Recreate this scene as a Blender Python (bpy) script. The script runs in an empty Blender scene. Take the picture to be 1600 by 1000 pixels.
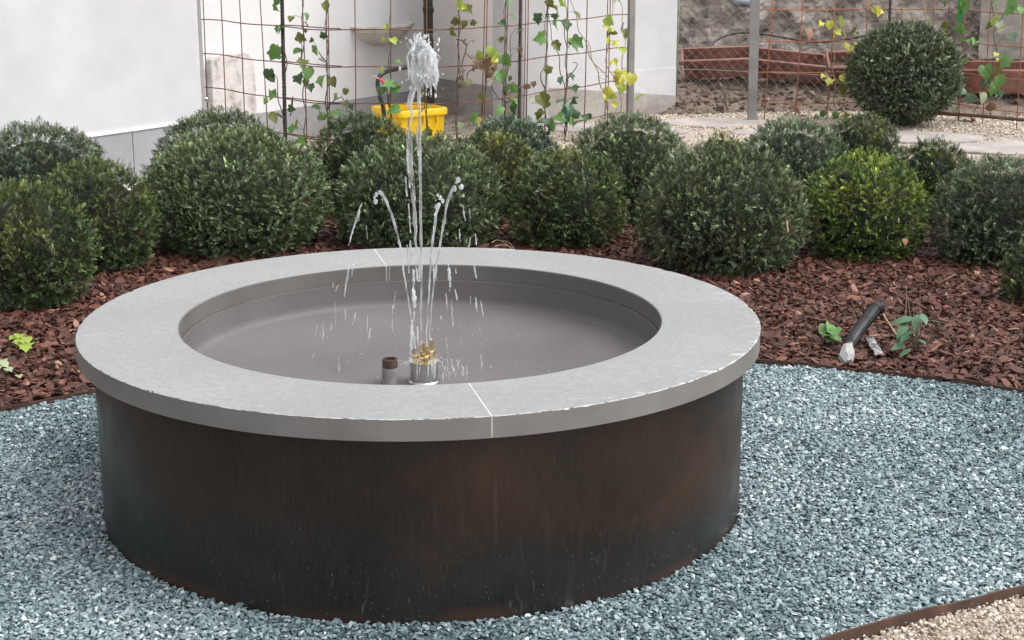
import bpy, bmesh, math, random
import numpy as np
from mathutils import Vector, Matrix
rng = np.random.default_rng(7)
random.seed(7)
S = bpy.context.scene
COL = S.collection

# ------------------------------------------------------------------ camera
F = 2530.666
CAM = np.array([0.0, -4.69136, 1.73080])
RT = np.array([0.99832119, -0.05788617, -0.00200069])
UP = np.array([0.01635683, 0.248622, 0.96846247])
FW = np.array([0.05556317, 0.96686932, -0.24915145])
cd = bpy.data.cameras.new('camera')
cam = bpy.data.objects.new('camera', cd)
COL.objects.link(cam)
cam.matrix_world = Matrix(((RT[0], UP[0], -FW[0], CAM[0]), (RT[1], UP[1], -FW[1], CAM[1]), (RT[2], UP[2], -FW[2], CAM[2]), (0, 0, 0, 1)))
cd.sensor_width = 36
cd.lens = F / 1600 * 36
cd.clip_start = 0.05
cd.clip_end = 500
S.camera = cam

# ------------------------------------------------------------------ sky, sun, exposure (bright overcast day)
SUN_EL, SUN_AZ = math.radians(57), math.radians(104)      # azimuth measured from +Y towards +X
w = bpy.data.worlds.new('World')
S.world = w
w.use_nodes = True
nt = w.node_tree
nt.nodes.clear()
sky = nt.nodes.new('ShaderNodeTexSky')
sky.sky_type = 'NISHITA'
sky.sun_disc = False
sky.sun_elevation = SUN_EL
sky.sun_rotation = SUN_AZ
sky.dust_density = 4.0
hs = nt.nodes.new('ShaderNodeHueSaturation')
hs.inputs['Saturation'].default_value = 0.15
bg = nt.nodes.new('ShaderNodeBackground')
bg.inputs['Strength'].default_value = 0.15
wo = nt.nodes.new('ShaderNodeOutputWorld')
nt.links.new(sky.outputs[0], hs.inputs['Color'])
nt.links.new(hs.outputs[0], bg.inputs['Color'])
nt.links.new(bg.outputs[0], wo.inputs['Surface'])
sl = bpy.data.lights.new('sun', 'SUN')
sl.energy = 0.6
sl.angle = math.radians(50)
sl.color = (1.0, 0.97, 0.93)
sun = bpy.data.objects.new('sun', sl)
COL.objects.link(sun)
sd = Vector((math.sin(SUN_AZ) * math.cos(SUN_EL), math.cos(SUN_AZ) * math.cos(SUN_EL), math.sin(SUN_EL)))
sun.rotation_euler = sd.to_track_quat('Z', 'Y').to_euler()
sun.location = (6, -1, 8)
S.view_settings.view_transform = 'Standard'
S.view_settings.look = 'None'
S.view_settings.exposure = 1.0
S.view_settings.gamma = 1
S.view_settings.use_curve_mapping = False
S.render.engine = 'CYCLES'
S.cycles.max_bounces = 8
S.cycles.transparent_max_bounces = 12


# ------------------------------------------------------------------ pixel <-> place helpers (photo is 1600 x 1000)
def ray(px, py):
    return FW + (px - 800) / F * RT - (py - 500) / F * UP


def gp(px, py, z=0.0):
    d = ray(px, py)
    return CAM + (z - CAM[2]) / d[2] * d


def dp(px, py, D):
    d = ray(px, py)
    return CAM + D / d[1] * d


def project(P):
    d = P - CAM
    zz = d @ FW
    zz = np.where(np.abs(zz) < 1e-6, 1e-6, zz)
    return 800 + F * (d @ RT) / zz, 500 - F * (d @ UP) / zz, zz


def plan_hit(px, py, poly):
    """where the ray through a pixel meets the upright surface standing on a plan polyline"""
    d = ray(px, py)
    for (a, b) in zip(poly[:-1], poly[1:]):
        e = (b[0] - a[0], b[1] - a[1])
        den = d[0] * e[1] - d[1] * e[0]
        if abs(den) < 1e-9:
            continue
        ox, oy = a[0] - CAM[0], a[1] - CAM[1]
        t = (ox * e[1] - oy * e[0]) / den
        s = (ox * d[1] - oy * d[0]) / den
        if -1e-3 <= s <= 1.001 and t > 0:
            return CAM + t * d
    return CAM + 12 / d[1] * d


# ------------------------------------------------------------------ materials
def _set(n, k, v):
    n.inputs[k].default_value = v


def mat(name, stops, scale=5.0, detail=6.0, rough=0.6, rvar=0.0, metal=0.0, bump=0.0, bscale=None, stretch=(1, 1, 1),
        spec=0.5, dist=0.0, attr=None, inst=None, mixcol=None, fine=None, sss=None, bdist=0.01):
    """principled material: noise through a colour ramp, bump; attr = colour attribute multiplied in; inst = per-copy tone"""
    m = bpy.data.materials.new(name)
    m.use_nodes = True
    t = m.node_tree
    N, L = t.nodes, t.links
    P = N['Principled BSDF']
    _set(P, 'Metallic', metal)
    _set(P, 'Roughness', rough)
    _set(P, 'Specular IOR Level', spec)
    tc = N.new('ShaderNodeTexCoord')
    mp = N.new('ShaderNodeMapping')
    mp.inputs['Scale'].default_value = stretch
    L.new(tc.outputs['Object'], mp.inputs['Vector'])
    nz = N.new('ShaderNodeTexNoise')
    _set(nz, 'Scale', scale)
    _set(nz, 'Detail', detail)
    _set(nz, 'Distortion', dist)
    L.new(mp.outputs[0], nz.inputs['Vector'])
    cr = N.new('ShaderNodeValToRGB')
    el = cr.color_ramp.elements
    while len(el) < len(stops):
        el.new(0.5)
    for e, (p, c) in zip(el, stops):
        e.position = p
        e.color = (*c, 1)
    src = nz.outputs['Fac']
    if inst:
        a = N.new('ShaderNodeAttribute')
        a.attribute_type = 'INSTANCER'
        a.attribute_name = inst
        src = a.outputs['Fac']
    L.new(src, cr.inputs['Fac'])
    out = cr.outputs['Color']
    if fine:                                   # a second, finer noise multiplied in
        n2 = N.new('ShaderNodeTexNoise')
        _set(n2, 'Scale', fine[0])
        _set(n2, 'Detail', 4)
        L.new(mp.outputs[0], n2.inputs['Vector'])
        r2 = N.new('ShaderNodeMapRange')
        _set(r2, 'From Min', 0.3)
        _set(r2, 'From Max', 0.7)
        _set(r2, 'To Min', fine[1])
        _set(r2, 'To Max', fine[2])
        L.new(n2.outputs['Fac'], r2.inputs['Value'])
        mx = N.new('ShaderNodeMix')
        mx.data_type = 'RGBA'
        mx.blend_type = 'MULTIPLY'
        mx.inputs[0].default_value = 1
        L.new(out, mx.inputs[6])
        L.new(r2.outputs[0], mx.inputs[7])
        out = mx.outputs[2]
    if attr:
        a = N.new('ShaderNodeAttribute')
        a.attribute_name = attr
        mx = N.new('ShaderNodeMix')
        mx.data_type = 'RGBA'
        mx.blend_type = 'MULTIPLY'
        mx.inputs[0].default_value = 1
        L.new(out, mx.inputs[6])
        L.new(a.outputs['Color'], mx.inputs[7])
        out = mx.outputs[2]
    L.new(out, P.inputs['Base Color'])
    if rvar:
        r3 = N.new('ShaderNodeMapRange')
        _set(r3, 'From Min', 0.3)
        _set(r3, 'From Max', 0.7)
        _set(r3, 'To Min', max(0.03, rough - rvar))
        _set(r3, 'To Max', min(1, rough + rvar))
        L.new(nz.outputs['Fac'], r3.inputs['Value'])
        L.new(r3.outputs[0], P.inputs['Roughness'])
    if bump:
        nb = N.new('ShaderNodeTexNoise')
        _set(nb, 'Scale', bscale or scale * 4)
        _set(nb, 'Detail', 6)
        L.new(mp.outputs[0], nb.inputs['Vector'])
        b = N.new('ShaderNodeBump')
        _set(b, 'Strength', bump)
        _set(b, 'Distance', bdist)
        L.new(nb.outputs['Fac'], b.inputs['Height'])
        L.new(b.outputs[0], P.inputs['Normal'])
    if sss:
        _set(P, 'Transmission Weight', 0)
    return m


def leafmat(name, attr='Col', rough=0.42, trans=0.25, spec=0.5):
    m = bpy.data.materials.new(name)
    m.use_nodes = True
    t = m.node_tree
    N, L = t.nodes, t.links
    P = N['Principled BSDF']
    a = N.new('ShaderNodeAttribute')
    a.attribute_name = attr
    L.new(a.outputs['Color'], P.inputs['Base Color'])
    _set(P, 'Roughness', rough)
    _set(P, 'Specular IOR Level', spec)
    tr = N.new('ShaderNodeBsdfTranslucent')
    L.new(a.outputs['Color'], tr.inputs['Color'])
    mx = N.new('ShaderNodeMixShader')
    _set(mx, 'Fac', trans)
    L.new(P.outputs[0], mx.inputs[1])
    L.new(tr.outputs[0], mx.inputs[2])
    L.new(mx.outputs[0], N['Material Output'].inputs['Surface'])
    return m


def flatleaf(name, c1, c2, rough=0.4, trans=0.3):
    """broad leaf: mottled between two real colours, slightly translucent"""
    m = mat(name, [(0.3, c1), (0.7, c2)], scale=22, detail=3, rough=rough, bump=0.15, bscale=60)
    N, L = m.node_tree.nodes, m.node_tree.links
    P = N['Principled BSDF']
    tr = N.new('ShaderNodeBsdfTranslucent')
    L.new(P.inputs['Base Color'].links[0].from_socket, tr.inputs['Color'])
    mx = N.new('ShaderNodeMixShader')
    _set(mx, 'Fac', trans)
    L.new(P.outputs[0], mx.inputs[1])
    L.new(tr.outputs[0], mx.inputs[2])
    L.new(mx.outputs[0], N['Material Output'].inputs['Surface'])
    return m


def watermat(name, white, rough=0.08):
    """running water: clear refracting body with an aerated, whitish share"""
    m = bpy.data.materials.new(name)
    m.use_nodes = True
    t = m.node_tree
    N, L = t.nodes, t.links
    P = N['Principled BSDF']
    _set(P, 'Base Color', (0.95, 0.97, 0.98, 1))
    _set(P, 'Roughness', rough)
    _set(P, 'IOR', 1.33)
    _set(P, 'Transmission Weight', 1.0)
    d = N.new('ShaderNodeBsdfDiffuse')
    _set(d, 'Color', (0.9, 0.92, 0.93, 1))
    tl = N.new('ShaderNodeBsdfTranslucent')
    _set(tl, 'Color', (0.9, 0.92, 0.93, 1))
    dm = N.new('ShaderNodeMixShader')
    L.new(d.outputs[0], dm.inputs[1])
    L.new(tl.outputs[0], dm.inputs[2])
    nz = N.new('ShaderNodeTexNoise')
    _set(nz, 'Scale', 60)
    tc = N.new('ShaderNodeTexCoord')
    mp = N.new('ShaderNodeMapping')
    mp.inputs['Scale'].default_value = (1, 1, 0.25)
    L.new(tc.outputs['Object'], mp.inputs['Vector'])
    L.new(mp.outputs[0], nz.inputs['Vector'])
    r = N.new('ShaderNodeMapRange')
    _set(r, 'From Min', 0.35)
    _set(r, 'From Max', 0.65)
    _set(r, 'To Min', max(0, white - 0.25))
    _set(r, 'To Max', min(1, white + 0.25))
    L.new(nz.outputs['Fac'], r.inputs['Value'])
    tp = N.new('ShaderNodeBsdfTransparent')
    clear = N.new('ShaderNodeMixShader')
    _set(clear, 'Fac', 0.45)
    L.new(P.outputs[0], clear.inputs[1])
    L.new(tp.outputs[0], clear.inputs[2])
    mx = N.new('ShaderNodeMixShader')
    L.new(r.outputs[0], mx.inputs['Fac'])
    L.new(clear.outputs[0], mx.inputs[1])
    L.new(dm.outputs[0], mx.inputs[2])
    L.new(mx.outputs[0], N['Material Output'].inputs['Surface'])
    return m


# ------------------------------------------------------------------ mesh builder
class MB:
    def __init__(s):
        s.v, s.f, s.mi = [], [], []

    def add(s, verts, faces, mi=0):
        o = len(s.v)
        s.v += [tuple(map(float, p)) for p in verts]
        s.f += [tuple(i + o for i in f) for f in faces]
        s.mi += [mi] * len(faces)
        return s

    def box(s, c, size, rz=0.0, bev=0.0, mi=0):
        hx, hy, hz = (size[0] / 2, size[1] / 2, size[2] / 2)
        b = min(bev, hx * .9, hy * .9, hz * .9)
        ca, sa = math.cos(rz), math.sin(rz)
        if b <= 0:
            P = [(x, y, z) for z in (-hz, hz) for x, y in ((-hx, -hy), (hx, -hy), (hx, hy), (-hx, hy))]
            Fc = [(3, 2, 1, 0), (4, 5, 6, 7)] + [(i, (i + 1) % 4, 4 + (i + 1) % 4, 4 + i) for i in range(4)]
        else:
            P = []
            for z, k in ((-hz, b), (-hz + b, 0), (hz - b, 0), (hz, b)):
                x, y = hx - k, hy - k
                q = b * .7 if k == 0 else b * .3
                P += [(-x + q, -y, z), (x - q, -y, z), (x, -y + q, z), (x, y - q, z), (x - q, y, z), (-x + q, y, z), (-x, y - q, z), (-x, -y + q, z)]
            Fc = [tuple(range(7, -1, -1)), tuple(range(24, 32))]
            for r_ in range(3):
                for i in range(8):
                    Fc.append((r_ * 8 + i, r_ * 8 + (i + 1) % 8, r_ * 8 + 8 + (i + 1) % 8, r_ * 8 + 8 + i))
        return s.add([(c[0] + x * ca - y * sa, c[1] + x * sa + y * ca, c[2] + z) for x, y, z in P], Fc, mi)

    def tube(s, path, rad, n=8, mi=0, cap=True):
        path = [np.array(p, float) for p in path]
        if not hasattr(rad, '__len__'):
            rad = [rad] * len(path)
        V, Fc = [], []
        pu = None
        for i, p in enumerate(path):
            t = path[min(i + 1, len(path) - 1)] - path[max(i - 1, 0)]
            t = t / (np.linalg.norm(t) + 1e-9)
            if pu is None:
                a = np.array([0, 0, 1.0]) if abs(t[2]) < .9 else np.array([1.0, 0, 0])
                u = np.cross(t, a)
            else:
                u = pu - t * (pu @ t)
            u /= np.linalg.norm(u) + 1e-9
            pu = u
            v = np.cross(t, u)
            for k in range(n):
                a = 2 * math.pi * k / n
                V.append(p + rad[i] * (math.cos(a) * u + math.sin(a) * v))
        for i in range(len(path) - 1):
            for k in range(n):
                Fc.append((i * n + k, i * n + (k + 1) % n, i * n + n + (k + 1) % n, i * n + n + k))
        if cap:
            Fc.append(tuple(range(n - 1, -1, -1)))
            Fc.append(tuple(range((len(path) - 1) * n, len(path) * n)))
        return s.add(V, Fc, mi)

    def lathe(s, prof, n=48, a0=0.0, a1=2 * math.pi, c=(0, 0, 0), closed_prof=False, mi=0, caps=False, jitter=None):
        full = abs(a1 - a0 - 2 * math.pi) < 1e-6
        cols = n if full else n + 1
        m = len(prof)
        V = []
        for i in range(cols):
            a = a0 + (a1 - a0) * i / n
            pr = jitter(i, a, prof) if jitter else prof
            for r_, z in pr:
                V.append((c[0] + r_ * math.cos(a), c[1] + r_ * math.sin(a), c[2] + z))
        Fc, ids = [], []
        mm = m if closed_prof else m - 1
        for i in range(n):
            j = (i + 1) % cols
            for k in range(mm):
                Fc.append((i * m + k, j * m + k, j * m + (k + 1) % m, i * m + (k + 1) % m))
                ids.append(mi[k] if hasattr(mi, '__len__') else mi)
        if caps and not full:
            Fc.append(tuple(range(m)))
            Fc.append(tuple(range(n * m + m - 1, n * m - 1, -1)))
            ids += [0, 0]
        o = len(s.v)
        s.v += [tuple(map(float, p)) for p in V]
        s.f += [tuple(i + o for i in f) for f in Fc]
        s.mi += ids
        return s

    def blob(s, c, r, ax=(1, 1, 1), seg=8, ring=5, mi=0, R=None, noise=0.0):
        V = []
        R = np.eye(3) if R is None else R
        for i in range(ring + 1):
            th = math.pi * i / ring
            for k in range(seg):
                ph = 2 * math.pi * k / seg
                p = np.array([math.sin(th) * math.cos(ph) * ax[0], math.sin(th) * math.sin(ph) * ax[1], math.cos(th) * ax[2]]) * r
                if noise:
                    p *= 1 + noise * math.sin(5.1 * k + 3.7 * i + c[0] * 90)
                V.append(np.array(c) + R @ p)
        Fc = []
        for i in range(ring):
            for k in range(seg):
                Fc.append((i * seg + k, i * seg + seg + k, i * seg + seg + (k + 1) % seg, i * seg + (k + 1) % seg))
        return s.add(V, Fc, mi)


ORG = {}


def obj(name, mb, mats, parent=None, smooth=False, origin=None):
    """one mesh object; vertices are given in world space and stored relative to the thing's base"""
    o0 = np.array(ORG[parent.name] if parent else (origin if origin is not None else (0, 0, 0)), float)
    me = bpy.data.meshes.new(name)
    me.from_pydata([tuple(np.array(v) - o0) for v in mb.v], [], mb.f)
    for m in (mats if isinstance(mats, (list, tuple)) else [mats]):
        me.materials.append(m)
    if any(mb.mi):
        me.polygons.foreach_set('material_index', mb.mi)
    if smooth:
        me.polygons.foreach_set('use_smooth', [True] * len(me.polygons))
    me.update()
    o = bpy.data.objects.new(name, me)
    COL.objects.link(o)
    if parent:
        o.parent = parent
    else:
        o.location = o0
    ORG[o.name] = o0
    return o


def tag(o, label=None, cat=None, group=None, kind=None):
    if label:
        o['label'] = label
    if cat:
        o['category'] = cat
    if group:
        o['group'] = group
    if kind:
        o['kind'] = kind
    return o


def thing(name, loc, label, cat, group=None):
    o = bpy.data.objects.new(name, None)
    o.empty_display_size = 0.05
    COL.objects.link(o)
    o.location = tuple(map(float, loc))
    ORG[o.name] = np.array(loc, float)
    return tag(o, label, cat, group)


def struct(name, mb, m, smooth=False):
    return tag(obj(name, mb, m, smooth=smooth), kind='structure')


def place(name, me, parent, M):
    """another object sharing mesh data, under a thing; M = world matrix"""
    o = bpy.data.objects.new(name, me)
    COL.objects.link(o)
    o.parent = parent
    T = Matrix.Translation(Vector(-ORG[parent.name]))
    o.matrix_basis = T @ M
    return o


def smooth_by_angle(o, deg=35):
    me = o.data
    me.polygons.foreach_set('use_smooth', [True] * len(me.polygons))
    me.set_sharp_from_angle(angle=math.radians(deg))


def vnoise(p, seed=0):
    """cheap smooth value noise, p (N,3)"""
    p = np.asarray(p, float)
    i = np.floor(p).astype(int)
    f = p - i
    f = f * f * (3 - 2 * f)

    def h(ix, iy, iz):
        n = (ix * 374761393 + iy * 668265263 + iz * 2147483647 + seed * 1274126177) & 0xffffffff
        n = ((n ^ (n >> 13)) * 1274126177) & 0xffffffff
        return ((n ^ (n >> 16)) & 0xffff) / 65535.0
    r = 0
    for dx in (0, 1):
        for dy in (0, 1):
            for dz in (0, 1):
                wgt = (f[:, 0] if dx else 1 - f[:, 0]) * (f[:, 1] if dy else 1 - f[:, 1]) * (f[:, 2] if dz else 1 - f[:, 2])
                r = r + wgt * h(i[:, 0] + dx, i[:, 1] + dy, i[:, 2] + dz)
    return r


def fbm(p, seed=0, oct=4):
    p = np.asarray(p, float)
    a, s, t = 1.0, 0.0, 0.0
    for k in range(oct):
        s = s + a * vnoise(p * 2 ** k, seed + k)
        t += a
        a *= .5
    return s / t


# ------------------------------------------------------------------ fixed sizes
H_RIM = 0.5387          # top of the fountain rim above the gravel
T_RIM = 0.0556
R_IN, R_DRUM = 0.7114, 0.9550
FLOOR = 0.331


def gz(x, y):
    """height of the courtyard ground"""
    x, y = np.asarray(x, float), np.asarray(y, float)
    s = np.clip((y - 5.2) / 2.2, 0, 1)
    s = s * s * (3 - 2 * s)
    lft = np.clip((1.2 - x) / 1.8, 0, 1)
    lft = lft * lft * (3 - 2 * lft)
    return s * (0.035 - 0.13 * lft)


REAR = [(-3.4, -.9), (-2.7, -.1), (-2.1, .4), (-1.49, .87), (-1.21, 1.07), (-.7, 1.36), (0, 1.52), (.7, 1.48), (1.31, 1.31), (1.57, 1.21), (1.9, 1.05), (2.19, .85), (2.7, .45), (3.4, -.2)]
FRONT = [(3.4, -.2), (2.7, -.42), (2.0, -.70), (1.56, -.87), (1.26, -1.0), (1.0, -1.13), (.6, -1.37), (.1, -1.72), (-.6, -2.05), (-1.5, -2.2), (-2.5, -1.9), (-3.4, -.9)]


def densify(pl, step=.08):
    """smooth a plan polyline (Catmull-Rom)"""
    P = [np.array(p, float) for p in pl]
    out = []
    for i in range(len(P) - 1):
        p0, p1, p2, p3 = P[max(i - 1, 0)], P[i], P[i + 1], P[min(i + 2, len(P) - 1)]
        n = max(2, int(np.linalg.norm(p2 - p1) / step))
        for k in range(n):
            t = k / n
            out.append(.5 * ((2 * p1) + (-p0 + p2) * t + (2 * p0 - 5 * p1 + 4 * p2 - p3) * t * t + (-p0 + 3 * p1 - 3 * p2 + p3) * t ** 3))
    out.append(P[-1])
    return out


REAR_S, FRONT_S = densify(REAR), densify(FRONT)
GRAVEL_POLY = np.array(REAR_S + FRONT_S[1:-1])


def inside(poly, x, y):
    c = np.zeros(len(x), bool)
    j = len(poly) - 1
    for i in range(len(poly)):
        xi, yi = poly[i]
        xj, yj = poly[j]
        k = ((yi > y) != (yj > y)) & (x < (xj - xi) * (y - yi) / (yj - yi + 1e-12) + xi)
        c ^= k
        j = i
    return c


# ------------------------------------------------------------------ materials in use
M_soil = mat('soil', [(.3, (.10, .07, .055)), (.7, (.24, .185, .15))], scale=9, rough=.95, bump=.8, bscale=30, bdist=.03)
M_under = mat('gravel_bedding', [(.3, (.03, .038, .04)), (.7, (.08, .095, .1))], scale=40, rough=.9)
M_mulchbase = mat('mulch_bedding', [(.3, (.022, .010, .008)), (.7, (.06, .026, .02))], scale=30, rough=.95)
M_slate = mat('slate_chips', [(0, (.046, .073, .081)), (.3, (.117, .168, .181)), (.6, (.212, .28, .296)), (.85, (.345, .42, .432)), (1, (.59, .63, .625))], inst='tone', rough=.55, spec=.4)
M_bark = mat('bark_chips', [(0, (.028, .011, .007)), (.35, (.08, .029, .019)), (.7, (.16, .058, .037)), (.92, (.26, .11, .072)), (1, (.42, .25, .17))], inst='tone', rough=.55, spec=.5, bump=.5, bscale=70)
M_pebble = mat('cream_pebbles', [(0, (.24, .18, .125)), (.5, (.42, .35, .27)), (1, (.66, .6, .52))], inst='tone', rough=.6)
M_path = mat('path_grit', [(.3, (.30, .25, .215)), (.7, (.5, .44, .39))], scale=9, rough=.9, bump=.5, bscale=120)
M_flag = mat('flagstone', [(.3, (.29, .26, .24)), (.7, (.45, .405, .38))], scale=4, rough=.75, bump=.4, bscale=20, fine=(40, .85, 1.1))
M_wall = mat('white_render', [(.3, (.545, .545, .56)), (.7, (.615, .615, .625))], scale=1.1, detail=9, rough=.85, bump=.12, bscale=7, fine=(4, .925, 1.03), bdist=.012)
M_beige = mat('beige_render', [(.3, (.78, .735, .705)), (.7, (.84, .795, .765))], scale=1.6, detail=8, rough=.85, bump=.2, bscale=14)
M_plinth = mat('grey_plinth_tile', [(.3, (.31, .31, .325)), (.7, (.37, .37, .385))], scale=3, rough=.7, fine=(80, .92, 1.05), bump=.1, bscale=90)
M_plinth2 = mat('weathered_plinth', [(.3, (.3, .27, .25)), (.7, (.46, .43, .4))], scale=3.5, detail=8, rough=.85, fine=(30, .85, 1.08), bump=.3, bscale=40)
M_wall2 = mat('white_render_rear', [(.3, (.66, .66, .67)), (.7, (.73, .73, .735))], scale=1.4, detail=8, rough=.85, bump=.1, bscale=8, fine=(5, .96, 1.02), bdist=.012)
M_cap = mat('white_cap_strip', [(.3, (.82, .82, .82)), (.7, (.86, .86, .86))], rough=.7)
M_marble = mat('old_white_stone', [(.32, (.33, .28, .26)), (.46, (.60, .565, .545)), (.7, (.70, .67, .65))], scale=9, detail=10, rough=.75, bump=.6, bscale=28, fine=(60, .85, 1.05))
M_basinst = mat('stone_wall_sink', [(.3, (.43, .405, .375)), (.7, (.70, .675, .64))], scale=9, detail=8, rough=.8, bump=.4, bscale=40)
M_rubble = mat('rubble_mortar', [(.28, (.13, .105, .09)), (.5, (.36, .32, .285)), (.72, (.56, .51, .465))], scale=5, detail=12, rough=.95, bump=1.0, bscale=16, bdist=.05)
M_slab = mat('old_cement', [(.3, (.27, .25, .22)), (.7, (.37, .345, .31))], scale=4, detail=9, rough=.9, bump=.4, bscale=22)
M_terra = mat('terracotta_plastic', [(.30, (.13, .068, .054)), (.5, (.25, .102, .078)), (.72, (.33, .19, .155))], scale=4, detail=9, rough=.65, fine=(14, .7, 1.15))
M_yellow = mat('yellow_plastic', [(.3, (.80, .50, .006)), (.7, (.87, .57, .012))], scale=8, rough=.38, fine=(25, .93, 1.03))
M_black = mat('black_plastic', [(.3, (.012, .012, .014)), (.7, (.03, .03, .034))], scale=30, rough=.4)
M_rust = mat('rusty_wire', [(.3, (.12, .05, .03)), (.7, (.26, .115, .065))], scale=20, detail=8, rough=.8)
M_rustor = mat('orange_rusty_wire', [(.3, (.28, .1, .05)), (.7, (.45, .18, .09))], scale=20, detail=8, rough=.8)
M_rebar = mat('dark_rebar', [(.3, (.035, .028, .026)), (.6, (.075, .055, .048)), (.8, (.16, .08, .05))], scale=25, detail=8, rough=.65, metal=.3)
M_edge = mat('rusty_edging_steel', [(.3, (.04, .021, .016)), (.6, (.085, .042, .028)), (.8, (.16, .08, .05))], scale=14, detail=9, rough=.75)
M_post = mat('grey_steel_post', [(.3, (.17, .162, .155)), (.6, (.25, .238, .228)), (.85, (.3, .2, .15))], scale=6, detail=9, rough=.5, metal=.2)
M_darkpost = mat('dark_brown_post', [(.3, (.03, .022, .018)), (.7, (.06, .045, .036))], scale=9, rough=.6)
M_greenp = mat('green_plastic', [(.3, (.02, .25, .05)), (.7, (.03, .32, .07))], rough=.45)
M_greenpost = mat('weathered_green_post', [(.3, (.12, .2, .13)), (.7, (.24, .32, .22))], scale=18, rough=.7)
M_bluepipe = mat('blue_grey_pipe', [(.3, (.1, .115, .14)), (.7, (.17, .19, .22))], rough=.5)
M_chain = mat('galvanised_wire', [(.3, (.2, .195, .18)), (.7, (.33, .32, .3))], rough=.5, metal=.3)
M_steel = mat('polished_steel', [(.3, (.42, .42, .42)), (.7, (.68, .68, .67))], scale=14, rough=.22, metal=1.0, rvar=.12)
M_brass = mat('brass', [(.3, (.74, .56, .25)), (.7, (.86, .7, .38))], scale=30, rough=.22, metal=1.0)
M_rustpipe = mat('rusty_pipe_thread', [(.3, (.045, .026, .021)), (.7, (.12, .06, .045))], scale=60, rough=.7)
M_mortar = mat('light_joint_mortar', [(.3, (.46, .46, .45)), (.7, (.6, .6, .59))], scale=30, rough=.85)
M_tape = mat('white_tape_wrap', [(.3, (.27, .265, .26)), (.7, (.44, .43, .42))], scale=30, rough=.4, bump=.5, bscale=40)
M_twig = mat('dry_twig', [(.3, (.1, .07, .045)), (.7, (.25, .18, .12))], scale=40, rough=.85)
M_tan = mat('tan_stem', [(.3, (.3, .21, .13)), (.7, (.45, .34, .22))], scale=40, rough=.85)
M_vine = mat('vine_stem', [(.3, (.07, .055, .04)), (.7, (.17, .13, .09))], scale=40, rough=.85)
M_core = mat('dark_crown_core', [(.3, (.012, .016, .009)), (.7, (.03, .034, .02))], scale=30, rough=.95, bump=1, bscale=60, bdist=.03)  # near-black colour stands for shade inside the foliage
M_yew = leafmat('yew_needles', trans=.05, rough=.44, spec=.42)
M_deadleaf = flatleaf('dead_leaf', (.2, .09, .045), (.36, .19, .1), trans=.15, rough=.6)
LEAF = {
    'g': flatleaf('green_leaf', (.09, .21, .045), (.17, .33, .09)),
    'b': flatleaf('bluish_leaf', (.07, .17, .09), (.14, .26, .15)),
    'd': flatleaf('dark_leaf', (.035, .085, .028), (.07, .14, .045)),
    'o': flatleaf('olive_leaf', (.1, .12, .022), (.19, .2, .05)),
    'y': flatleaf('yellow_leaf', (.5, .5, .06), (.68, .66, .14)),
    'l': flatleaf('lime_leaf', (.25, .38, .05), (.4, .5, .09)),
    'n': flatleaf('brown_leaf', (.14, .085, .045), (.26, .17, .09)),
    'p': flatleaf('pale_leaf', (.3, .4, .2), (.48, .55, .34)),
}
M_water = watermat('aerated_water', .32)
M_jet = watermat('clear_jet_water', .16)
M_froth = watermat('frothy_water', .42, .05)


# fountain stone: grey, honed, with fine grain, damp patches and pale scuffs and painted wet-sheen streaks near the outer edge
def stone_mat():
    m = mat('grey_rim_stone', [(.3, (.222, .227, .226)), (.7, (.282, .285, .282))], scale=2.2, detail=8, rough=.42, rvar=.1,
            fine=(75, .86, 1.09), bump=.22, bscale=110, bdist=.004)
    N, L = m.node_tree.nodes, m.node_tree.links
    P = N['Principled BSDF']
    base = P.inputs['Base Color'].links[0].from_socket
    tc = N.new('ShaderNodeTexCoord')
    sp = N.new('ShaderNodeSeparateXYZ')
    L.new(tc.outputs['Object'], sp.inputs[0])

    def math_(op, a, b=None):
        n = N.new('ShaderNodeMath')
        n.operation = op
        for k, v in ((0, a), (1, b)):
            if v is None:
                continue
            if isinstance(v, (int, float)):
                n.inputs[k].default_value = v
            else:
                L.new(v, n.inputs[k])
        return n.outputs[0]
    r = math_('SQRT', math_('ADD', math_('MULTIPLY', sp.outputs[0], sp.outputs[0]), math_('MULTIPLY', sp.outputs[1], sp.outputs[1])))
    mp = N.new('ShaderNodeMapping')
    mp.inputs['Scale'].default_value = (9, 38, 9)
    L.new(tc.outputs['Object'], mp.inputs[0])
    nz = N.new('ShaderNodeTexNoise')
    _set(nz, 'Scale', 1.3)
    _set(nz, 'Detail', 5)
    L.new(mp.outputs[0], nz.inputs[0])
    near = N.new('ShaderNodeMapRange')                     # scuffs and painted wet reflections thicken towards the outer edge
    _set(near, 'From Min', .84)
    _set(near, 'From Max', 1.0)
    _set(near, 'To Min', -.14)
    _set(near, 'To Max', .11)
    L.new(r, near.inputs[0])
    right = N.new('ShaderNodeMapRange')  # painted reflections gather on the right side of the rim
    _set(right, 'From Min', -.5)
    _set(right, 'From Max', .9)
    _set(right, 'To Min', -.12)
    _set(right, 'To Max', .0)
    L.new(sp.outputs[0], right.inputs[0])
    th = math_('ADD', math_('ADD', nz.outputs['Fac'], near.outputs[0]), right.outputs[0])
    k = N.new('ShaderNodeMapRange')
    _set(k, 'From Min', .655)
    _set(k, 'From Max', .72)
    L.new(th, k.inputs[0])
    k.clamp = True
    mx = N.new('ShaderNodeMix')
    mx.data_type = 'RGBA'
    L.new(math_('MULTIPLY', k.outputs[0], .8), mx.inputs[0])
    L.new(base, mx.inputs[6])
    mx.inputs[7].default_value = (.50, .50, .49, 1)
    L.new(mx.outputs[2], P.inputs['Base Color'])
    return m


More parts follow.
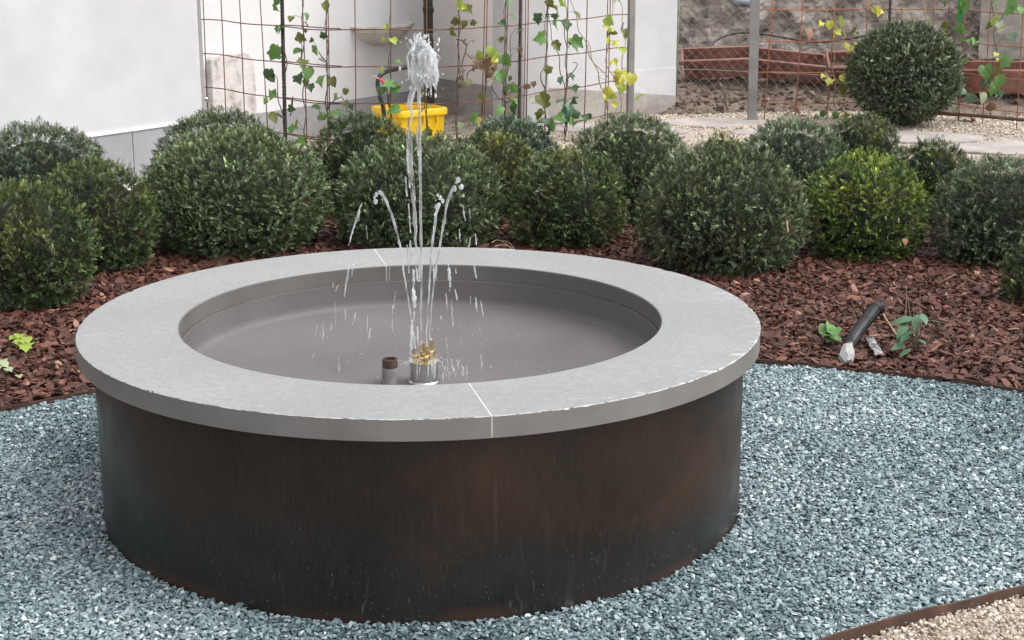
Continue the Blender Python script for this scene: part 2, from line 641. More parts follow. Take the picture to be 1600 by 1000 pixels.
M_stone = stone_mat()
M_side = mat('shaded_rim_stone_inner', [(.3, (.105, .100, .094)), (.7, (.15, .143, .134))], scale=3.5, detail=8, rough=.36, rvar=.08, fine=(140, .92, 1.05), spec=.55, bump=.08, bscale=90, bdist=.003)  # rim stone darkened in colour to paint shade on the inner faces
M_outer = mat('shaded_rim_stone_outer', [(.3, (.155, .148, .14)), (.7, (.21, .202, .192))], scale=3.5, detail=8, rough=.36, rvar=.08, fine=(9, .9, 1.06), spec=.55, bump=.08, bscale=90, bdist=.003)  # same stone, less darkened, painting shade on the outer face
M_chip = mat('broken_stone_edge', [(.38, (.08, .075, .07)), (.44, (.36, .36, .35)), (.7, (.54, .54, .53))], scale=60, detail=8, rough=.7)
M_basin = mat('cement_basin_coat', [(.3, (.118, .108, .109)), (.7, (.152, .139, .140))], scale=3, detail=8, rough=.62, rvar=.06, spec=.3, bump=.12, bscale=50, fine=(120, .93, 1.05), bdist=.004)
M_pipecoat = mat('cement_smeared_pipe', [(.3, (.19, .183, .182)), (.7, (.28, .27, .27))], scale=40, rough=.8, bump=.4, bscale=80)


def drum_mat():
    """patinated sheet steel: brown upper part, blue-black tone low down, vertical drips, scratches, rust at the foot"""
    m = bpy.data.materials.new('patinated_steel')
    m.use_nodes = True
    N, L = m.node_tree.nodes, m.node_tree.links
    P = N['Principled BSDF']
    tc = N.new('ShaderNodeTexCoord')
    sp = N.new('ShaderNodeSeparateXYZ')
    L.new(tc.outputs['Object'], sp.inputs[0])

    def noise(scale, det, st=(1, 1, 1), dist=0):
        mp = N.new('ShaderNodeMapping')
        mp.inputs['Scale'].default_value = st
        L.new(tc.outputs['Object'], mp.inputs[0])
        n = N.new('ShaderNodeTexNoise')
        _set(n, 'Scale', scale)
        _set(n, 'Detail', det)
        _set(n, 'Distortion', dist)
        L.new(mp.outputs[0], n.inputs[0])
        return n.outputs['Fac']

    def rng_(v, a, b, c=0.0, d=1.0):
        n = N.new('ShaderNodeMapRange')
        for k, x in zip(('From Min', 'From Max', 'To Min', 'To Max'), (a, b, c, d)):
            _set(n, k, x)
        L.new(v, n.inputs[0])
        return n.outputs[0]

    def op(o, a, b):
        n = N.new('ShaderNodeMath')
        n.operation = o
        for k, v in ((0, a), (1, b)):
            if isinstance(v, (int, float)):
                n.inputs[k].default_value = v
            else:
                L.new(v, n.inputs[k])
        return n.outputs[0]

    def mix(fac, a, b, bt='MIX'):
        n = N.new('ShaderNodeMix')
        n.data_type = 'RGBA'
        n.blend_type = bt
        for k, v in ((0, fac), (6, a), (7, b)):
            if isinstance(v, (int, float)):
                n.inputs[k].default_value = v
            elif isinstance(v, tuple):
                n.inputs[k].default_value = (*v, 1)
            else:
                L.new(v, n.inputs[k])
        return n.outputs[2]
    big = noise(1.7, 5, (1, 1, 1.3), .4)
    # height jittered by broad noise decides where the blue-black tone begins
    hgt = op('ADD', sp.outputs[2], op('MULTIPLY', op('SUBTRACT', big, .5), .42))
    blue_amt = rng_(hgt, .30, .11)
    brown = mix(rng_(noise(2.6, 7, (1, 1, 1.4), .6), .33, .66), (.0105, .0075, .0054), (.027, .0145, .008))
    blue = mix(rng_(noise(3.5, 6, (1, 1, 1.2)), .3, .7), (.0080, .0080, .0077), (.0180, .0188, .0190))
    c = mix(blue_amt, brown, blue)
    rust = rng_(noise(1.9, 6, (1, 1, 1.1), .8), .60, .74)             # warm blotches
    c = mix(op('MULTIPLY', rust, .55), c, (.058, .026, .013))
    weave = rng_(noise(150, 3, (1, 1, .12)), .4, .75)                 # rolled-sheet grain
    c = mix(op('MULTIPLY', weave, .22), c, (.055, .043, .033))
    drip = rng_(noise(48, 4, (1, 1, .10), .3), .58, .76)
    c = mix(op('MULTIPLY', op('MULTIPLY', drip, rng_(noise(3.1, 3), .5, .68)), .2), c, (.11, .09, .075))
    # pale scuffs: long thin marks and specks
    scr = rng_(noise(38, 4, (1, 1, .22), 1.4), .64, .74)
    low = rng_(op('ADD', sp.outputs[2], op('MULTIPLY', op('SUBTRACT', noise(2.3, 3), .5), .3)), .26, .0)
    c = mix(op('MULTIPLY', scr, op('MULTIPLY', low, .42)), c, (.15, .14, .125))
    spk = rng_(noise(170, 2), .70, .75)
    c = mix(op('MULTIPLY', spk, op('ADD', op('MULTIPLY', low, .6), .03)), c, (.42, .4, .37))
    foot = rng_(op('ADD', sp.outputs[2], op('MULTIPLY', op('SUBTRACT', noise(7, 5), .5), .06)), .03, .0)
    c = mix(op('MULTIPLY', op('MULTIPLY', foot, rng_(noise(4, 5), .42, .58)), .75), c, (.055, .030, .02))
    L.new(c, P.inputs['Base Color'])
    _set(P, 'Metallic', 0)
    L.new(rng_(noise(5, 7, (1, 1, .8)), .3, .7, .28, .46), P.inputs['Roughness'])
    _set(P, 'Specular IOR Level', .34)
    b = N.new('ShaderNodeBump')
    _set(b, 'Strength', .10)
    _set(b, 'Distance', .004)
    L.new(noise(18, 6, (1, 1, .5)), b.inputs['Height'])
    L.new(b.outputs[0], P.inputs['Normal'])
    return m


M_drum = drum_mat()

# ================================================================== THE SETTING
# --- ground sheet
mb = MB()
mb.add([(-60, -60, -.3), (60, -60, -.3), (60, 60, -.3), (-60, 60, -.3)], [(0, 1, 2, 3)])
struct('ground', mb, M_soil)


def sheet(name, poly, z, m):
    bm = bmesh.new()
    vs = [bm.verts.new((p[0], p[1], z)) for p in poly]
    f = bm.faces.new(vs)
    bmesh.ops.triangulate(bm, faces=[f])
    bmesh.ops.recalc_face_normals(bm, faces=bm.faces)
    me = bpy.data.meshes.new(name)
    bm.to_mesh(me)
    bm.free()
    if me.polygons and me.polygons[0].normal.z < 0:
        me.flip_normals()
    me.materials.append(m)
    o = bpy.data.objects.new(name, me)
    COL.objects.link(o)
    return tag(o, kind='structure')


def gridsheet(name, x0, x1, y0, y1, st, zf, m, keep=None):
    xs, ys = np.arange(x0, x1 + st / 2, st), np.arange(y0, y1 + st / 2, st)
    X, Y = np.meshgrid(xs, ys)
    Z = zf(X, Y)
    mb = MB()
    nx = len(xs)
    fc = []
    for j in range(len(ys) - 1):
        for i in range(nx - 1):
            if keep is None or keep(xs[i] + st / 2, ys[j] + st / 2):
                fc.append((j * nx + i, j * nx + i + 1, (j + 1) * nx + i + 1, (j + 1) * nx + i))
    mb.add(np.stack([X.ravel(), Y.ravel(), Z.ravel()], -1), fc)
    return struct(name, mb, m, smooth=True)


sheet('gravel_bed', GRAVEL_POLY, -.020, M_under)
# planting bed from the gravel edge back to the garden path
BED_BACK = [(4.9, .2), (5.3, 4.9), (4.3, 5.7), (3.0, 6.05), (1.4, 6.2), (-.2, 6.1), (-1.3, 6.0), (-2.2, 4.8), (-3.6, 3.2), (-4.2, -.9)]
BED_POLY = np.array([tuple(p) for p in REAR_S] + [(p[0], p[1]) for p in BED_BACK])
sheet('planting_bed', BED_POLY, -.016, M_mulchbase)
WALK_POLY = np.array([tuple(p) for p in FRONT_S] + [(-4.2, -2.5), (-4, -4.5), (4.5, -4.5), (4.6, -.2)])
sheet('gravel_walk', WALK_POLY, -.02, M_path)
path = gridsheet('garden_path', -3, 8.2, 4.6, 10.4, .2, lambda x, y: gz(x, y) - .022, M_path)


# --- scattered chips: real little stones, instanced over the beds
def chip_coll(name, n, fn, m):
    c = bpy.data.collections.new(name)
    for k in range(n):
        bm = bmesh.new()
        for p in fn(k):
            bm.verts.new(p)
        bmesh.ops.convex_hull(bm, input=bm.verts)
        loose = [v for v in bm.verts if not v.link_faces]
        bmesh.ops.delete(bm, geom=loose, context='VERTS')
        me = bpy.data.meshes.new(name + '_piece')
        bm.to_mesh(me)
        bm.free()
        me.materials.append(m)
        o = bpy.data.objects.new(name + '_piece', me)
        c.objects.link(o)
    return c


def gravel_pts(k):
    r = np.random.default_rng(100 + k)
    p = r.normal(size=(11, 3))
    p /= np.linalg.norm(p, axis=1)[:, None]
    return [tuple(q) for q in p * np.array([.64, .47, .17 + .1 * r.random()]) * (1 + .25 * (r.random((11, 1)) - .5))]


def pebble_pts(k):
    r = np.random.default_rng(300 + k)
    p = r.normal(size=(16, 3))
    p /= np.linalg.norm(p, axis=1)[:, None]
    return [tuple(q) for q in p * np.array([.55, .47, .36])]


def bark_pts(k):
    r = np.random.default_rng(200 + k)
    n = 7
    pts = []
    L_, W_ = .5, .14 + .16 * r.random()
    bend = (r.random() - .5) * .25
    for i in range(n):
        a = 2 * math.pi * i / n + .5 * (r.random() - .5)
        x, y = L_ * math.cos(a) * (.75 + .3 * r.random()), W_ * math.sin(a) * (.7 + .6 * r.random())
        z = bend * x * x * 2
        pts += [(x, y, z + .035), (x * .94, y * .94, z - .035)]
    return pts


def scatter(name, P, rot, scl, tone, coll, label, cat):
    n = len(P)
    me = bpy.data.meshes.new(name)
    me.vertices.add(n)
    me.vertices.foreach_set('co', P.astype(np.float32).ravel())
    for nm, tp, arr in (('rot', 'FLOAT_VECTOR', rot), ('scl', 'FLOAT_VECTOR', scl), ('tone', 'FLOAT', tone)):
        a = me.attributes.new(nm, tp, 'POINT')
        a.data.foreach_set('vector' if tp == 'FLOAT_VECTOR' else 'value', arr.astype(np.float32).ravel())
    a = me.attributes.new('pick', 'INT', 'POINT')
    a.data.foreach_set('value', rng.integers(0, len(coll.objects), n).astype(np.int32))
    o = bpy.data.objects.new(name, me)
    COL.objects.link(o)
    g = bpy.data.node_groups.new(name + '_scatter', 'GeometryNodeTree')
    g.interface.new_socket('Geometry', in_out='INPUT', socket_type='NodeSocketGeometry')
    g.interface.new_socket('Geometry', in_out='OUTPUT', socket_type='NodeSocketGeometry')
    N, L = g.nodes, g.links
    gi, go = N.new('NodeGroupInput'), N.new('NodeGroupOutput')
    ip = N.new('GeometryNodeInstanceOnPoints')
    ci = N.new('GeometryNodeCollectionInfo')
    ci.inputs['Collection'].default_value = coll
    ci.inputs['Separate Children'].default_value = True
    ci.inputs['Reset Children'].default_value = True

    def na(nm, tp):
        q = N.new('GeometryNodeInputNamedAttribute')
        q.data_type = tp
        q.inputs['Name'].default_value = nm
        return q.outputs['Attribute']
    e = N.new('FunctionNodeEulerToRotation')
    L.new(na('rot', 'FLOAT_VECTOR'), e.inputs[0])
    L.new(gi.outputs[0], ip.inputs['Points'])
    L.new(ci.outputs[0], ip.inputs['Instance'])
    ip.inputs['Pick Instance'].default_value = True
    L.new(na('pick', 'INT'), ip.inputs['Instance Index'])
    L.new(e.outputs[0], ip.inputs['Rotation'])
    L.new(na('scl', 'FLOAT_VECTOR'), ip.inputs['Scale'])
    L.new(ip.outputs[0], go.inputs[0])
    md = o.modifiers.new('scatter', 'NODES')
    md.node_group = g
    return tag(o, label, cat, kind='stuff')


def jitter_grid(x0, x1, y0, y1, s):
    xs, ys = np.arange(x0, x1, s), np.arange(y0, y1, s)
    X, Y = np.meshgrid(xs, ys)
    return X.ravel() + (rng.random(X.size) - .5) * s * 1.1, Y.ravel() + (rng.random(X.size) - .5) * s * 1.1


def in_view(x, y, z=0.0, mx=230, my=150):
    P = np.stack([x, y, np.zeros_like(x) + z], -1)
    a, b, c = project(P)
    return (c > .2) & (a > -mx) & (a < 1600 + mx) & (b < 1000 + my)


def rots(n, tilt):
    return np.stack([rng.normal(0, tilt, n), rng.normal(0, tilt, n), rng.random(n) * 6.2832], -1)


# slate gravel round the fountain
Ps = []
for lay, st in ((-.015, .0100), (-.007, .0112)):
    x, y = jitter_grid(-3.3, 3.4, -2.2, 1.6, st)
    r = np.hypot(x, y)
    k = inside(GRAVEL_POLY, x, y) & (r > R_DRUM + .004) & in_view(x, y)
    x, y, r = x[k], y[k], r[k]
    z = lay + .004 * (fbm(np.stack([x * 3, y * 3, x * 0], -1), 5) - .5) * 4 + rng.normal(0, .002, len(x))
    Ps.append(np.stack([x, y, z], -1))
P = np.concatenate(Ps)
n = len(P)
sc = .0140 * np.exp(rng.normal(0, .22, n))[:, None] * np.ones((1, 3))
tone = np.clip(rng.normal(.5, .23, n) + (rng.random(n) > .965) * .4 + (fbm(np.stack([P[:, 0] * 1.4, P[:, 1] * 1.4, P[:, 0] * 0], -1), 9) - .5) * .75, 0, 1)
scatter('slate_gravel', P, rots(n, .34), sc, tone, chip_coll('slate_chip', 10, gravel_pts, M_slate),
        'blue-grey crushed slate gravel spread around the round fountain', 'gravel')

# bark mulch under the clipped shrubs
Ps = []
for lay, st in ((-.004, .024), (.006, .026), (.013, .036)):
    x, y = jitter_grid(-3.8, 5.0, -.6, 5.6, st)
    k = inside(BED_POLY, x, y) & in_view(x, y, 0, 200, 60)
    x, y = x[k], y[k]
    z = lay + .03 * (fbm(np.stack([x * 2.2, y * 2.2, x * 0], -1), 15) - .45) + rng.normal(0, .003, len(x))
    Ps.append(np.stack([x, y, np.maximum(z, -.01)], -1))
P = np.concatenate(Ps)
n = len(P)
L_ = .034 * np.exp(rng.normal(0, .35, n))
sc = np.stack([L_, L_ * np.exp(rng.normal(0, .2, n)), L_ * .9], -1)
tone = np.clip(rng.normal(.48, .22, n) + (rng.random(n) > .985) * .5, 0, 1)
scatter('bark_mulch', P, rots(n, .38), sc, tone, chip_coll('bark_chip', 12, bark_pts, M_bark),
        'reddish brown bark chips covering the planting bed', 'mulch')

# cream pebbles: near corner and the garden path
x, y = jitter_grid(.3, 3.6, -2.2, -.2, .011)
k = ~inside(GRAVEL_POLY, x, y) & inside(WALK_POLY, x, y) & in_view(x, y)
x, y = x[k], y[k]
P = np.stack([x, y, -.014 + rng.normal(0, .003, len(x))], -1)
n = len(P)
peb = chip_coll('cream_pebble', 8, pebble_pts, M_pebble)
scatter('pebble_gravel', P, rots(n, .4), .0108 * np.exp(rng.normal(0, .25, n))[:, None] * np.ones((1, 3)), np.clip(rng.normal(.55, .25, n), 0, 1), peb,
        'cream pebble gravel outside the rusty edging in the near corner', 'gravel')

FLAGS = []
flag_px = [(1112, 190, .46, .19), (1000, 204, .42, .16), (1205, 205, .34, .15), (1442, 213, .42, .2), (1575, 228, .52, .22), (1690, 250, .4, .2), (880, 198, .45, .2)]
for i, (px, py, a, b) in enumerate(flag_px):
    c = gp(px, py, .03)
    q = np.random.default_rng(50 + i)
    pts = []
    a0 = q.random() * 6
    for j in range(8):
        t = a0 + 2 * math.pi * j / 8
        rr = .85 + .3 * q.random()
        pts.append((c[0] + a * rr * math.cos(t), c[1] + b * rr * math.sin(t) * 1.4))
    FLAGS.append(np.array(pts))
    z = float(gz(c[0], c[1]))
    mb = MB()
    top = [(p[0], p[1], z - .004) for p in pts]
    mid = [(c[0] + (p[0] - c[0]) * 1.02, c[1] + (p[1] - c[1]) * 1.02, z - .010) for p in pts]
    bot = [(p[0], p[1], z - .06) for p in pts]
    mb.add(top + mid + bot, [tuple(range(8))] + [(8 + j, 8 + (j + 1) % 8, (j + 1) % 8, j) for j in range(8)] + [(16 + j, 16 + (j + 1) % 8, 8 + (j + 1) % 8, 8 + j) for j in range(8)])
    obj('paving_stone', mb, M_flag, parent=path)
x, y = jitter_grid(.2, 6.5, 5.2, 9.0, .017)
k = in_view(x, y, 0, 200, 0) & ~inside(BED_POLY, x, y) & (rng.random(len(x)) < np.clip((fbm(np.stack([x * 1.3, y * 1.3, x * 0], -1), 44) - .33) * 5, .12, 1))
for fpoly in FLAGS:
    k &= ~inside(fpoly, x, y)
x, y = x[k], y[k]
n = len(x)
P = np.stack([x, y, gz(x, y) - .016 + rng.normal(0, .003, n)], -1)
scatter('path_gravel', P, rots(n, .4), .018 * np.exp(rng.normal(0, .3, n))[:, None] * np.ones((1, 3)), np.clip(rng.normal(.62, .25, n), 0, 1), peb,
        'pale cream gravel of the garden path behind the shrubs', 'gravel')


# --- steel edgings
def edging(name, line, z0, z1, label):
    t = thing(name, (line[len(line) // 2][0], line[len(line) // 2][1], 0), label, 'edging')
    mb = MB()
    V, Fc = [], []
    m = len(line)
    for i, p in enumerate(line):
        a, b = line[max(i - 1, 0)], line[min(i + 1, m - 1)]
        d = np.array(b) - np.array(a)
        nrm = np.array([-d[1], d[0]]) / (np.linalg.norm(d) + 1e-9) * .003
        wob = .003 * math.sin(i * .7) + .002 * math.sin(i * 1.9)
        for s_, z in ((-1, z0), (-1, z1 + wob), (1, z1 + wob), (1, z0)):
            V.append((p[0] + s_ * nrm[0], p[1] + s_ * nrm[1], z))
    for i in range(m - 1):
        for k in range(3):
            Fc.append((i * 4 + k, i * 4 + k + 1, i * 4 + 4 + k + 1, i * 4 + 4 + k))
    mb.add(V, Fc)
    obj('strip', mb, M_edge, parent=t)


edging('steel_edging', REAR_S, -.05, .009, 'thin rusty steel edging strip between the bark mulch and slate gravel')
edging('steel_edging', FRONT_S, -.06, .015, 'rusty steel edging strip at the near right corner beside cream pebbles')


# --- upright walls on plan lines
def wall_piece(name, parent, A, B, z0, z1, th, m, z1b=None, back=1):
    """upright slab; A->B is the visible face, thickness goes behind it"""
    A, B = np.array(A[:2], float), np.array(B[:2], float)
    d = (B - A) / np.linalg.norm(B - A)
    nrm = np.array([-d[1], d[0]]) * th * back
    z1b = z1 if z1b is None else z1b
    mb = MB()
    V = []
    for (p, zt) in ((A, z1), (B, z1b)):
        for q in (p, p + nrm):
            V += [(q[0], q[1], z0), (q[0], q[1], zt)]
    mb.add(V, [(0, 1, 5, 4), (2, 6, 7, 3), (0, 2, 3, 1), (4, 5, 7, 6), (1, 3, 7, 5), (0, 4, 6, 2)])
    return obj(name, mb, m, parent=parent)


def off(A, B, dist):
    """move a plan line towards the viewer"""
    A, B = np.array(A[:2], float), np.array(B[:2], float)
    d = (B - A) / np.linalg.norm(B - A)
    nrm = np.array([d[1], -d[0]]) * dist
    return A + nrm, B + nrm


WTOP = 2.4
# left building, coming towards the camera
K0 = np.array([-1.43, 6.14])
dA = np.array([.67, .80]) / math.hypot(.67, .80)
A0 = K0 - dA * 6.5
bA = thing('white_house_wall', (*(A0 + dA * 4), 0), 'white rendered house wall on the left with grey tiled plinth', 'wall')
wall_piece('wall', bA, A0, K0, .352, WTOP, .3, M_wall)
a, b = off(A0, K0, -.012)
wall_piece('plinth_backing', bA, a, b, -.2, .35, .28, M_cap)
a, b = off(A0, K0, .004)
e = np.array(b) - np.array(a)
Lw = np.linalg.norm(e)
e /= Lw
jn = Lw - np.linalg.norm(K0 - gp(189, 240, .18)[:2])      # the joint seen in the photo
ts = [jn - 1.2 * k for k in range(5, 0, -1)] + [jn, Lw]
for t0, t1 in zip(ts[:-1], ts[1:]):
    if t1 > 0:
        wall_piece('plinth_tile', bA, a + e * max(t0 + .006, 0), a + e * t1, -.15, .336, .016, M_plinth)
a, b = off(A0, K0, .012)
wall_piece('cap_strip', bA, a, b, .337, .351, .02, M_cap)
wall_piece('foot_strip', bA, *off(A0, K0, .02), -.05, .012, .012, M_cap)

# rear wall left of the dark post
W2a, W2b = dp(318, 100, 12.35)[:2], dp(668, 100, 14.45)[:2]
bB = thing('rear_white_wall', (*W2a, -.1), 'white rear wall behind the left trellis, carrying a stone sink', 'wall')
wall_piece('wall', bB, W2a, W2b, .142, WTOP, .3, M_wall2)
wall_piece('plinth', bB, *off(W2a, W2b, .01), -.3, .14, .3, M_plinth)
# dark post and beige reveal
bP = thing('dark_post', dp(670, 170, 13.9), 'dark brown upright post at the end of the white rear wall', 'post')
p0 = dp(670, 90, 13.95)
mb = MB()
mb.box((p0[0], p0[1], 1.6), (.075, .07, 3.6), .1, .008)
obj('shaft', mb, M_darkpost, parent=bP)
for zz in (.2, .86):
    mb = MB()
    mb.box((p0[0], p0[1] - .005, zz), (.088, .085, .05), .1, .005)
    obj('clamp', mb, M_black, parent=bP)
W3a, W3b = dp(664, 100, 14.5)[:2], dp(772, 100, 13.6)[:2]
bC = thing('beige_side_wall', (*W3b, -.05), 'beige shaded wall reveal between the dark post and white pillar', 'wall')
wall_piece('wall', bC, W3a, W3b, .245, WTOP, .2, M_beige)
wall_piece('plinth', bC, *off(W3a, W3b, .012), -.3, .243, .2, M_plinth2)
# white pillar face and the white wall right of it
W4a, W4b = dp(770, 100, 13.58)[:2], dp(818, 100, 12.6)[:2]
W5b = dp(1056, 100, 13.55)[:2]
bD = thing('white_corner_wall', (*W4b, 0), 'white corner wall with pillar, right of the yellow bin behind ivy', 'wall')
wall_piece('pillar_face', bD, W4a, W4b, -.3, WTOP, .2, M_wall)
wall_piece('wall', bD, W4b, W5b, .36, WTOP, .25, M_wall)
pa, pb = off(W4b, W5b, .012)
pa = pa + (pb - pa) * .01
wall_piece('plinth', bD, pa, pb, -.3, .355, .25, M_plinth2, z1b=.165)
mb = MB()
d5 = (W5b - W4b) / np.linalg.norm(W5b - W4b)
V = []
for q, z in ((W4b + d5 * .012, .352), (W5b, .160)):
    o_ = q + np.array([d5[1], -d5[0]]) * .006
    i_ = q - np.array([d5[1], -d5[0]]) * .05
    V += [(o_[0], o_[1], z), (o_[0], o_[1], .40), (i_[0], i_[1], .40), (i_[0], i_[1], z)]
mb.add(V, [(0, 4, 5, 1), (1, 5, 6, 2), (0, 3, 7, 4), (0, 1, 2, 3), (4, 7, 6, 5)])
obj('render_skirt', mb, M_wall, parent=bD)
# return end of that wall
E5 = W5b + np.array([.12, 1.4])
wall_piece('wall_end', bD, W5b + np.array([.004, .01]), E5, -.2, WTOP, .2, M_beige)

# rubble wall at the back right with a smoother cement patch
RWa, RWb = dp(1010, 60, 15.6)[:2], dp(1800, 60, 14.6)[:2]


def rough_wall(name, A, B, z0, z1, nx, nz, amp, m, parent, frq=3.0, seed=3, shift=0.0):
    A, B = np.array(A), np.array(B)
    d = (B - A)
    Lx = np.linalg.norm(d)
    d = d / Lx
    nr = np.array([d[1], -d[0]])
    U_, Z_ = np.meshgrid(np.linspace(0, Lx, nx), np.linspace(z0, z1, nz))
    q = np.stack([U_.ravel() * frq, Z_.ravel() * frq, Z_.ravel() * 0], -1)
    hgt = (np.abs(fbm(q, seed, 5) - .5) * 2.2 - .5) * amp + (fbm(q * 4, seed + 9, 4) - .5) * amp * .7 + shift
    X = A[0] + d[0] * U_.ravel() + nr[0] * hgt
    Y = A[1] + d[1] * U_.ravel() + nr[1] * hgt
    mb = MB()
    mb.add(np.stack([X, Y, Z_.ravel()], -1), [(j * nx + i, j * nx + i + 1, (j + 1) * nx + i + 1, (j + 1) * nx + i) for j in range(nz - 1) for i in range(nx - 1)])
    return obj(name, mb, m, parent=parent)


bR = thing('rubble_wall', (*((RWa + RWb) / 2), .2), 'rough brown rubble wall behind the terracotta planters at the back right', 'wall')
rough_wall('wall', RWa, RWb, 0, 2.4, 150, 80, .13, M_rubble, bR)
sa, sb = off(dp(1527, 50, 14.8), dp(1700, 50, 14.6), .16)
rough_wall('cement_patch', sa, sb, .35, 2.2, 40, 50, .03, M_slab, bR)


# soil bank in front of it
def bank(x, y):
    base = 8.75 + .10 * np.sin(x * 2.3) - np.clip(x - 2.8, 0, 3) * .12
    t = np.clip((y - base) / 1.25, 0, 1)
    q = np.stack([x.ravel() * 4, y.ravel() * 4, x.ravel() * 0], -1)
    nz = (fbm(q, 21, 5).reshape(x.shape) - .5)
    nz2 = (fbm(q * 4, 31, 4).reshape(x.shape) - .5)
    return .0 + .33 * t ** .8 + nz * .10 * np.clip(t * 4, 0, 1) + nz2 * .05 * np.clip(t * 4, 0, 1) - .05 * (t <= 0)


gridsheet('soil_bank', 1.9, 7.4, 8.4, 11.2, .035, bank, M_soil)


def clod_pts(k):
    r = np.random.default_rng(400 + k)
    p = r.normal(size=(14, 3))
    p /= np.linalg.norm(p, axis=1)[:, None]
    return [tuple(q) for q in p * np.array([.6, .5, .38]) * (1 + .5 * (r.random((14, 1)) - .5))]


cx_, cy_ = jitter_grid(1.9, 6.6, 8.7, 10.2, .045)
kk_ = rng.random(len(cx_)) < .75
cx_, cy_ = cx_[kk_], cy_[kk_]
n = len(cx_)
czz = bank(cx_[None, :], cy_[None, :])[0]
scatter('soil_clods', np.stack([cx_, cy_, czz + .004], -1), rots(n, .8), .030 * np.exp(rng.normal(0, .55, n))[:, None] * np.ones((1, 3)), rng.random(n), chip_coll('soil_clod', 8, clod_pts,
        mat('soil_clod', [(0, (.07, .047, .036)), (.5, (.16, .118, .092)), (1, (.28, .22, .18))], inst='tone', rough=.95, bump=.6, bscale=60)),
        'crumbly brown earth clods on the bank under the terracotta planters', 'soil')


def bank_z(x, y):
    return float(bank(np.array([[x]]), np.array([[y]]))[0, 0])


# ================================================================== THE FOUNTAIN
fo = thing('fountain', (0, 0, 0), 'round fountain with dark steel drum and grey stone rim in the gravel', 'fountain')
mb = MB()
mb.lathe([(R_DRUM - .03, -.08), (R_DRUM, -.08), (R_DRUM, H_RIM - T_RIM - .001), (R_DRUM - .03, H_RIM - T_RIM - .001)], 180, closed_prof=True)
o = obj('drum', mb, M_drum, parent=fo)
smooth_by_angle(o)
# rim: four stone segments, broken arris, mortar between
zt, zb = H_RIM, H_RIM - T_RIM
jr = np.random.default_rng(5)
NSEG = 210
for q in range(4):
    a0 = math.radians(9.5 + 90 * q) + .0024
    a1 = math.radians(9.5 + 90 * (q + 1)) - .0024
    bite = np.zeros(NSEG + 1)
    for _ in range(16):
        c_ = jr.integers(0, NSEG)
        wd = jr.integers(1, 4)
        bite[max(0, c_ - wd):c_ + wd] = np.maximum(bite[max(0, c_ - wd):c_ + wd], jr.random() ** 3 * .0045)
    base = .0011 + .0007 * jr.random(NSEG + 1)

    def jit(i, a, prof):
        b = base[i] + bite[i]
        pr = list(prof)
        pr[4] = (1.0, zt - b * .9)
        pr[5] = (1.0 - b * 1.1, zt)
        return pr
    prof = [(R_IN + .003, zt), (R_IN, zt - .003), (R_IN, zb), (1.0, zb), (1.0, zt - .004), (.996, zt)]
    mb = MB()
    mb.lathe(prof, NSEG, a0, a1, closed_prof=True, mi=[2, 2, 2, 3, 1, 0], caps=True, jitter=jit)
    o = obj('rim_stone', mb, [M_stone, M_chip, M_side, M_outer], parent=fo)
    smooth_by_angle(o, 25)
    mb = MB()
    am = math.radians(9.5 + 90 * q)
    mb.lathe([(R_IN + .001, zt - .0006), (R_IN + .001, zb + .001), (.9985, zb + .001), (.9985, zt - .0006)], 2, am - .0026, am + .0026, closed_prof=True, caps=True)
    obj('rim_joint', mb, M_mortar, parent=fo)
# basin
prof = [(R_IN - .0042, zb - .0015), (R_IN - .0055, FLOOR + .095), (.702, FLOOR + .078), (.685, FLOOR + .068), (.60, FLOOR + .052), (.45, FLOOR + .030), (.28, FLOOR + .011), (.12, FLOOR + .002), (0.001, FLOOR)]
prof = prof[:1] + [tuple(p) for p in densify([np.array(p) for p in prof[1:]], .02)]
prof = [(R_IN + .02, zb - .0015)] + prof
mb = MB()
mb.lathe(prof, 120)
o = obj('basin', mb, M_basin, parent=fo)
smooth_by_angle(o, 50)
mb = MB()
mb.lathe([(R_IN - .0035, zb + .0012), (R_IN - .0048, zb + .0012), (R_IN - .0048, zb - .0018), (R_IN - .0035, zb - .0018)], 120, closed_prof=True)
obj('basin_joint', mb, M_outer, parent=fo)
# nozzle block and brass nozzles
c0 = gp(663, 598, FLOOR)
c0[2] = FLOOR
mb = MB()
mb.lathe([(.001, 0), (.047, 0), (.047, .006), (.0425, .010), (.0425, .062), (.046, .064), (.046, .070), (.001, .070)], 32, c=tuple(c0))
nb = obj('nozzle_block', mb, M_steel, parent=fo)
smooth_by_angle(nb)
zN = FLOOR + .070
NOZ = {}
for nm, (dx, dy, hh) in {'a': (-.026, -.004, .040), 'b': (-.006, -.022, .036), 'c': (.001, .0, .056), 'd': (.024, .012, .060), 'e': (.008, -.026, .050)}.items():
    cx, cy = c0[0] + dx, c0[1] + dy
    mb = MB()
    mb.lathe([(.001, 0), (.0105, 0), (.0105, hh * .42), (.0088, hh * .46), (.001, hh * .46)], 6, c=(cx, cy, zN))
    mb.lathe([(.0056, hh * .45), (.0052, hh * .8), (.0062, hh * .86), (.0048, hh), (.002, hh), (.002, hh * .9)], 14, c=(cx, cy, zN))
    o = obj('nozzle', mb, M_brass, parent=nb)
    smooth_by_angle(o, 40)
    NOZ[nm] = np.array([cx, cy, zN + hh])
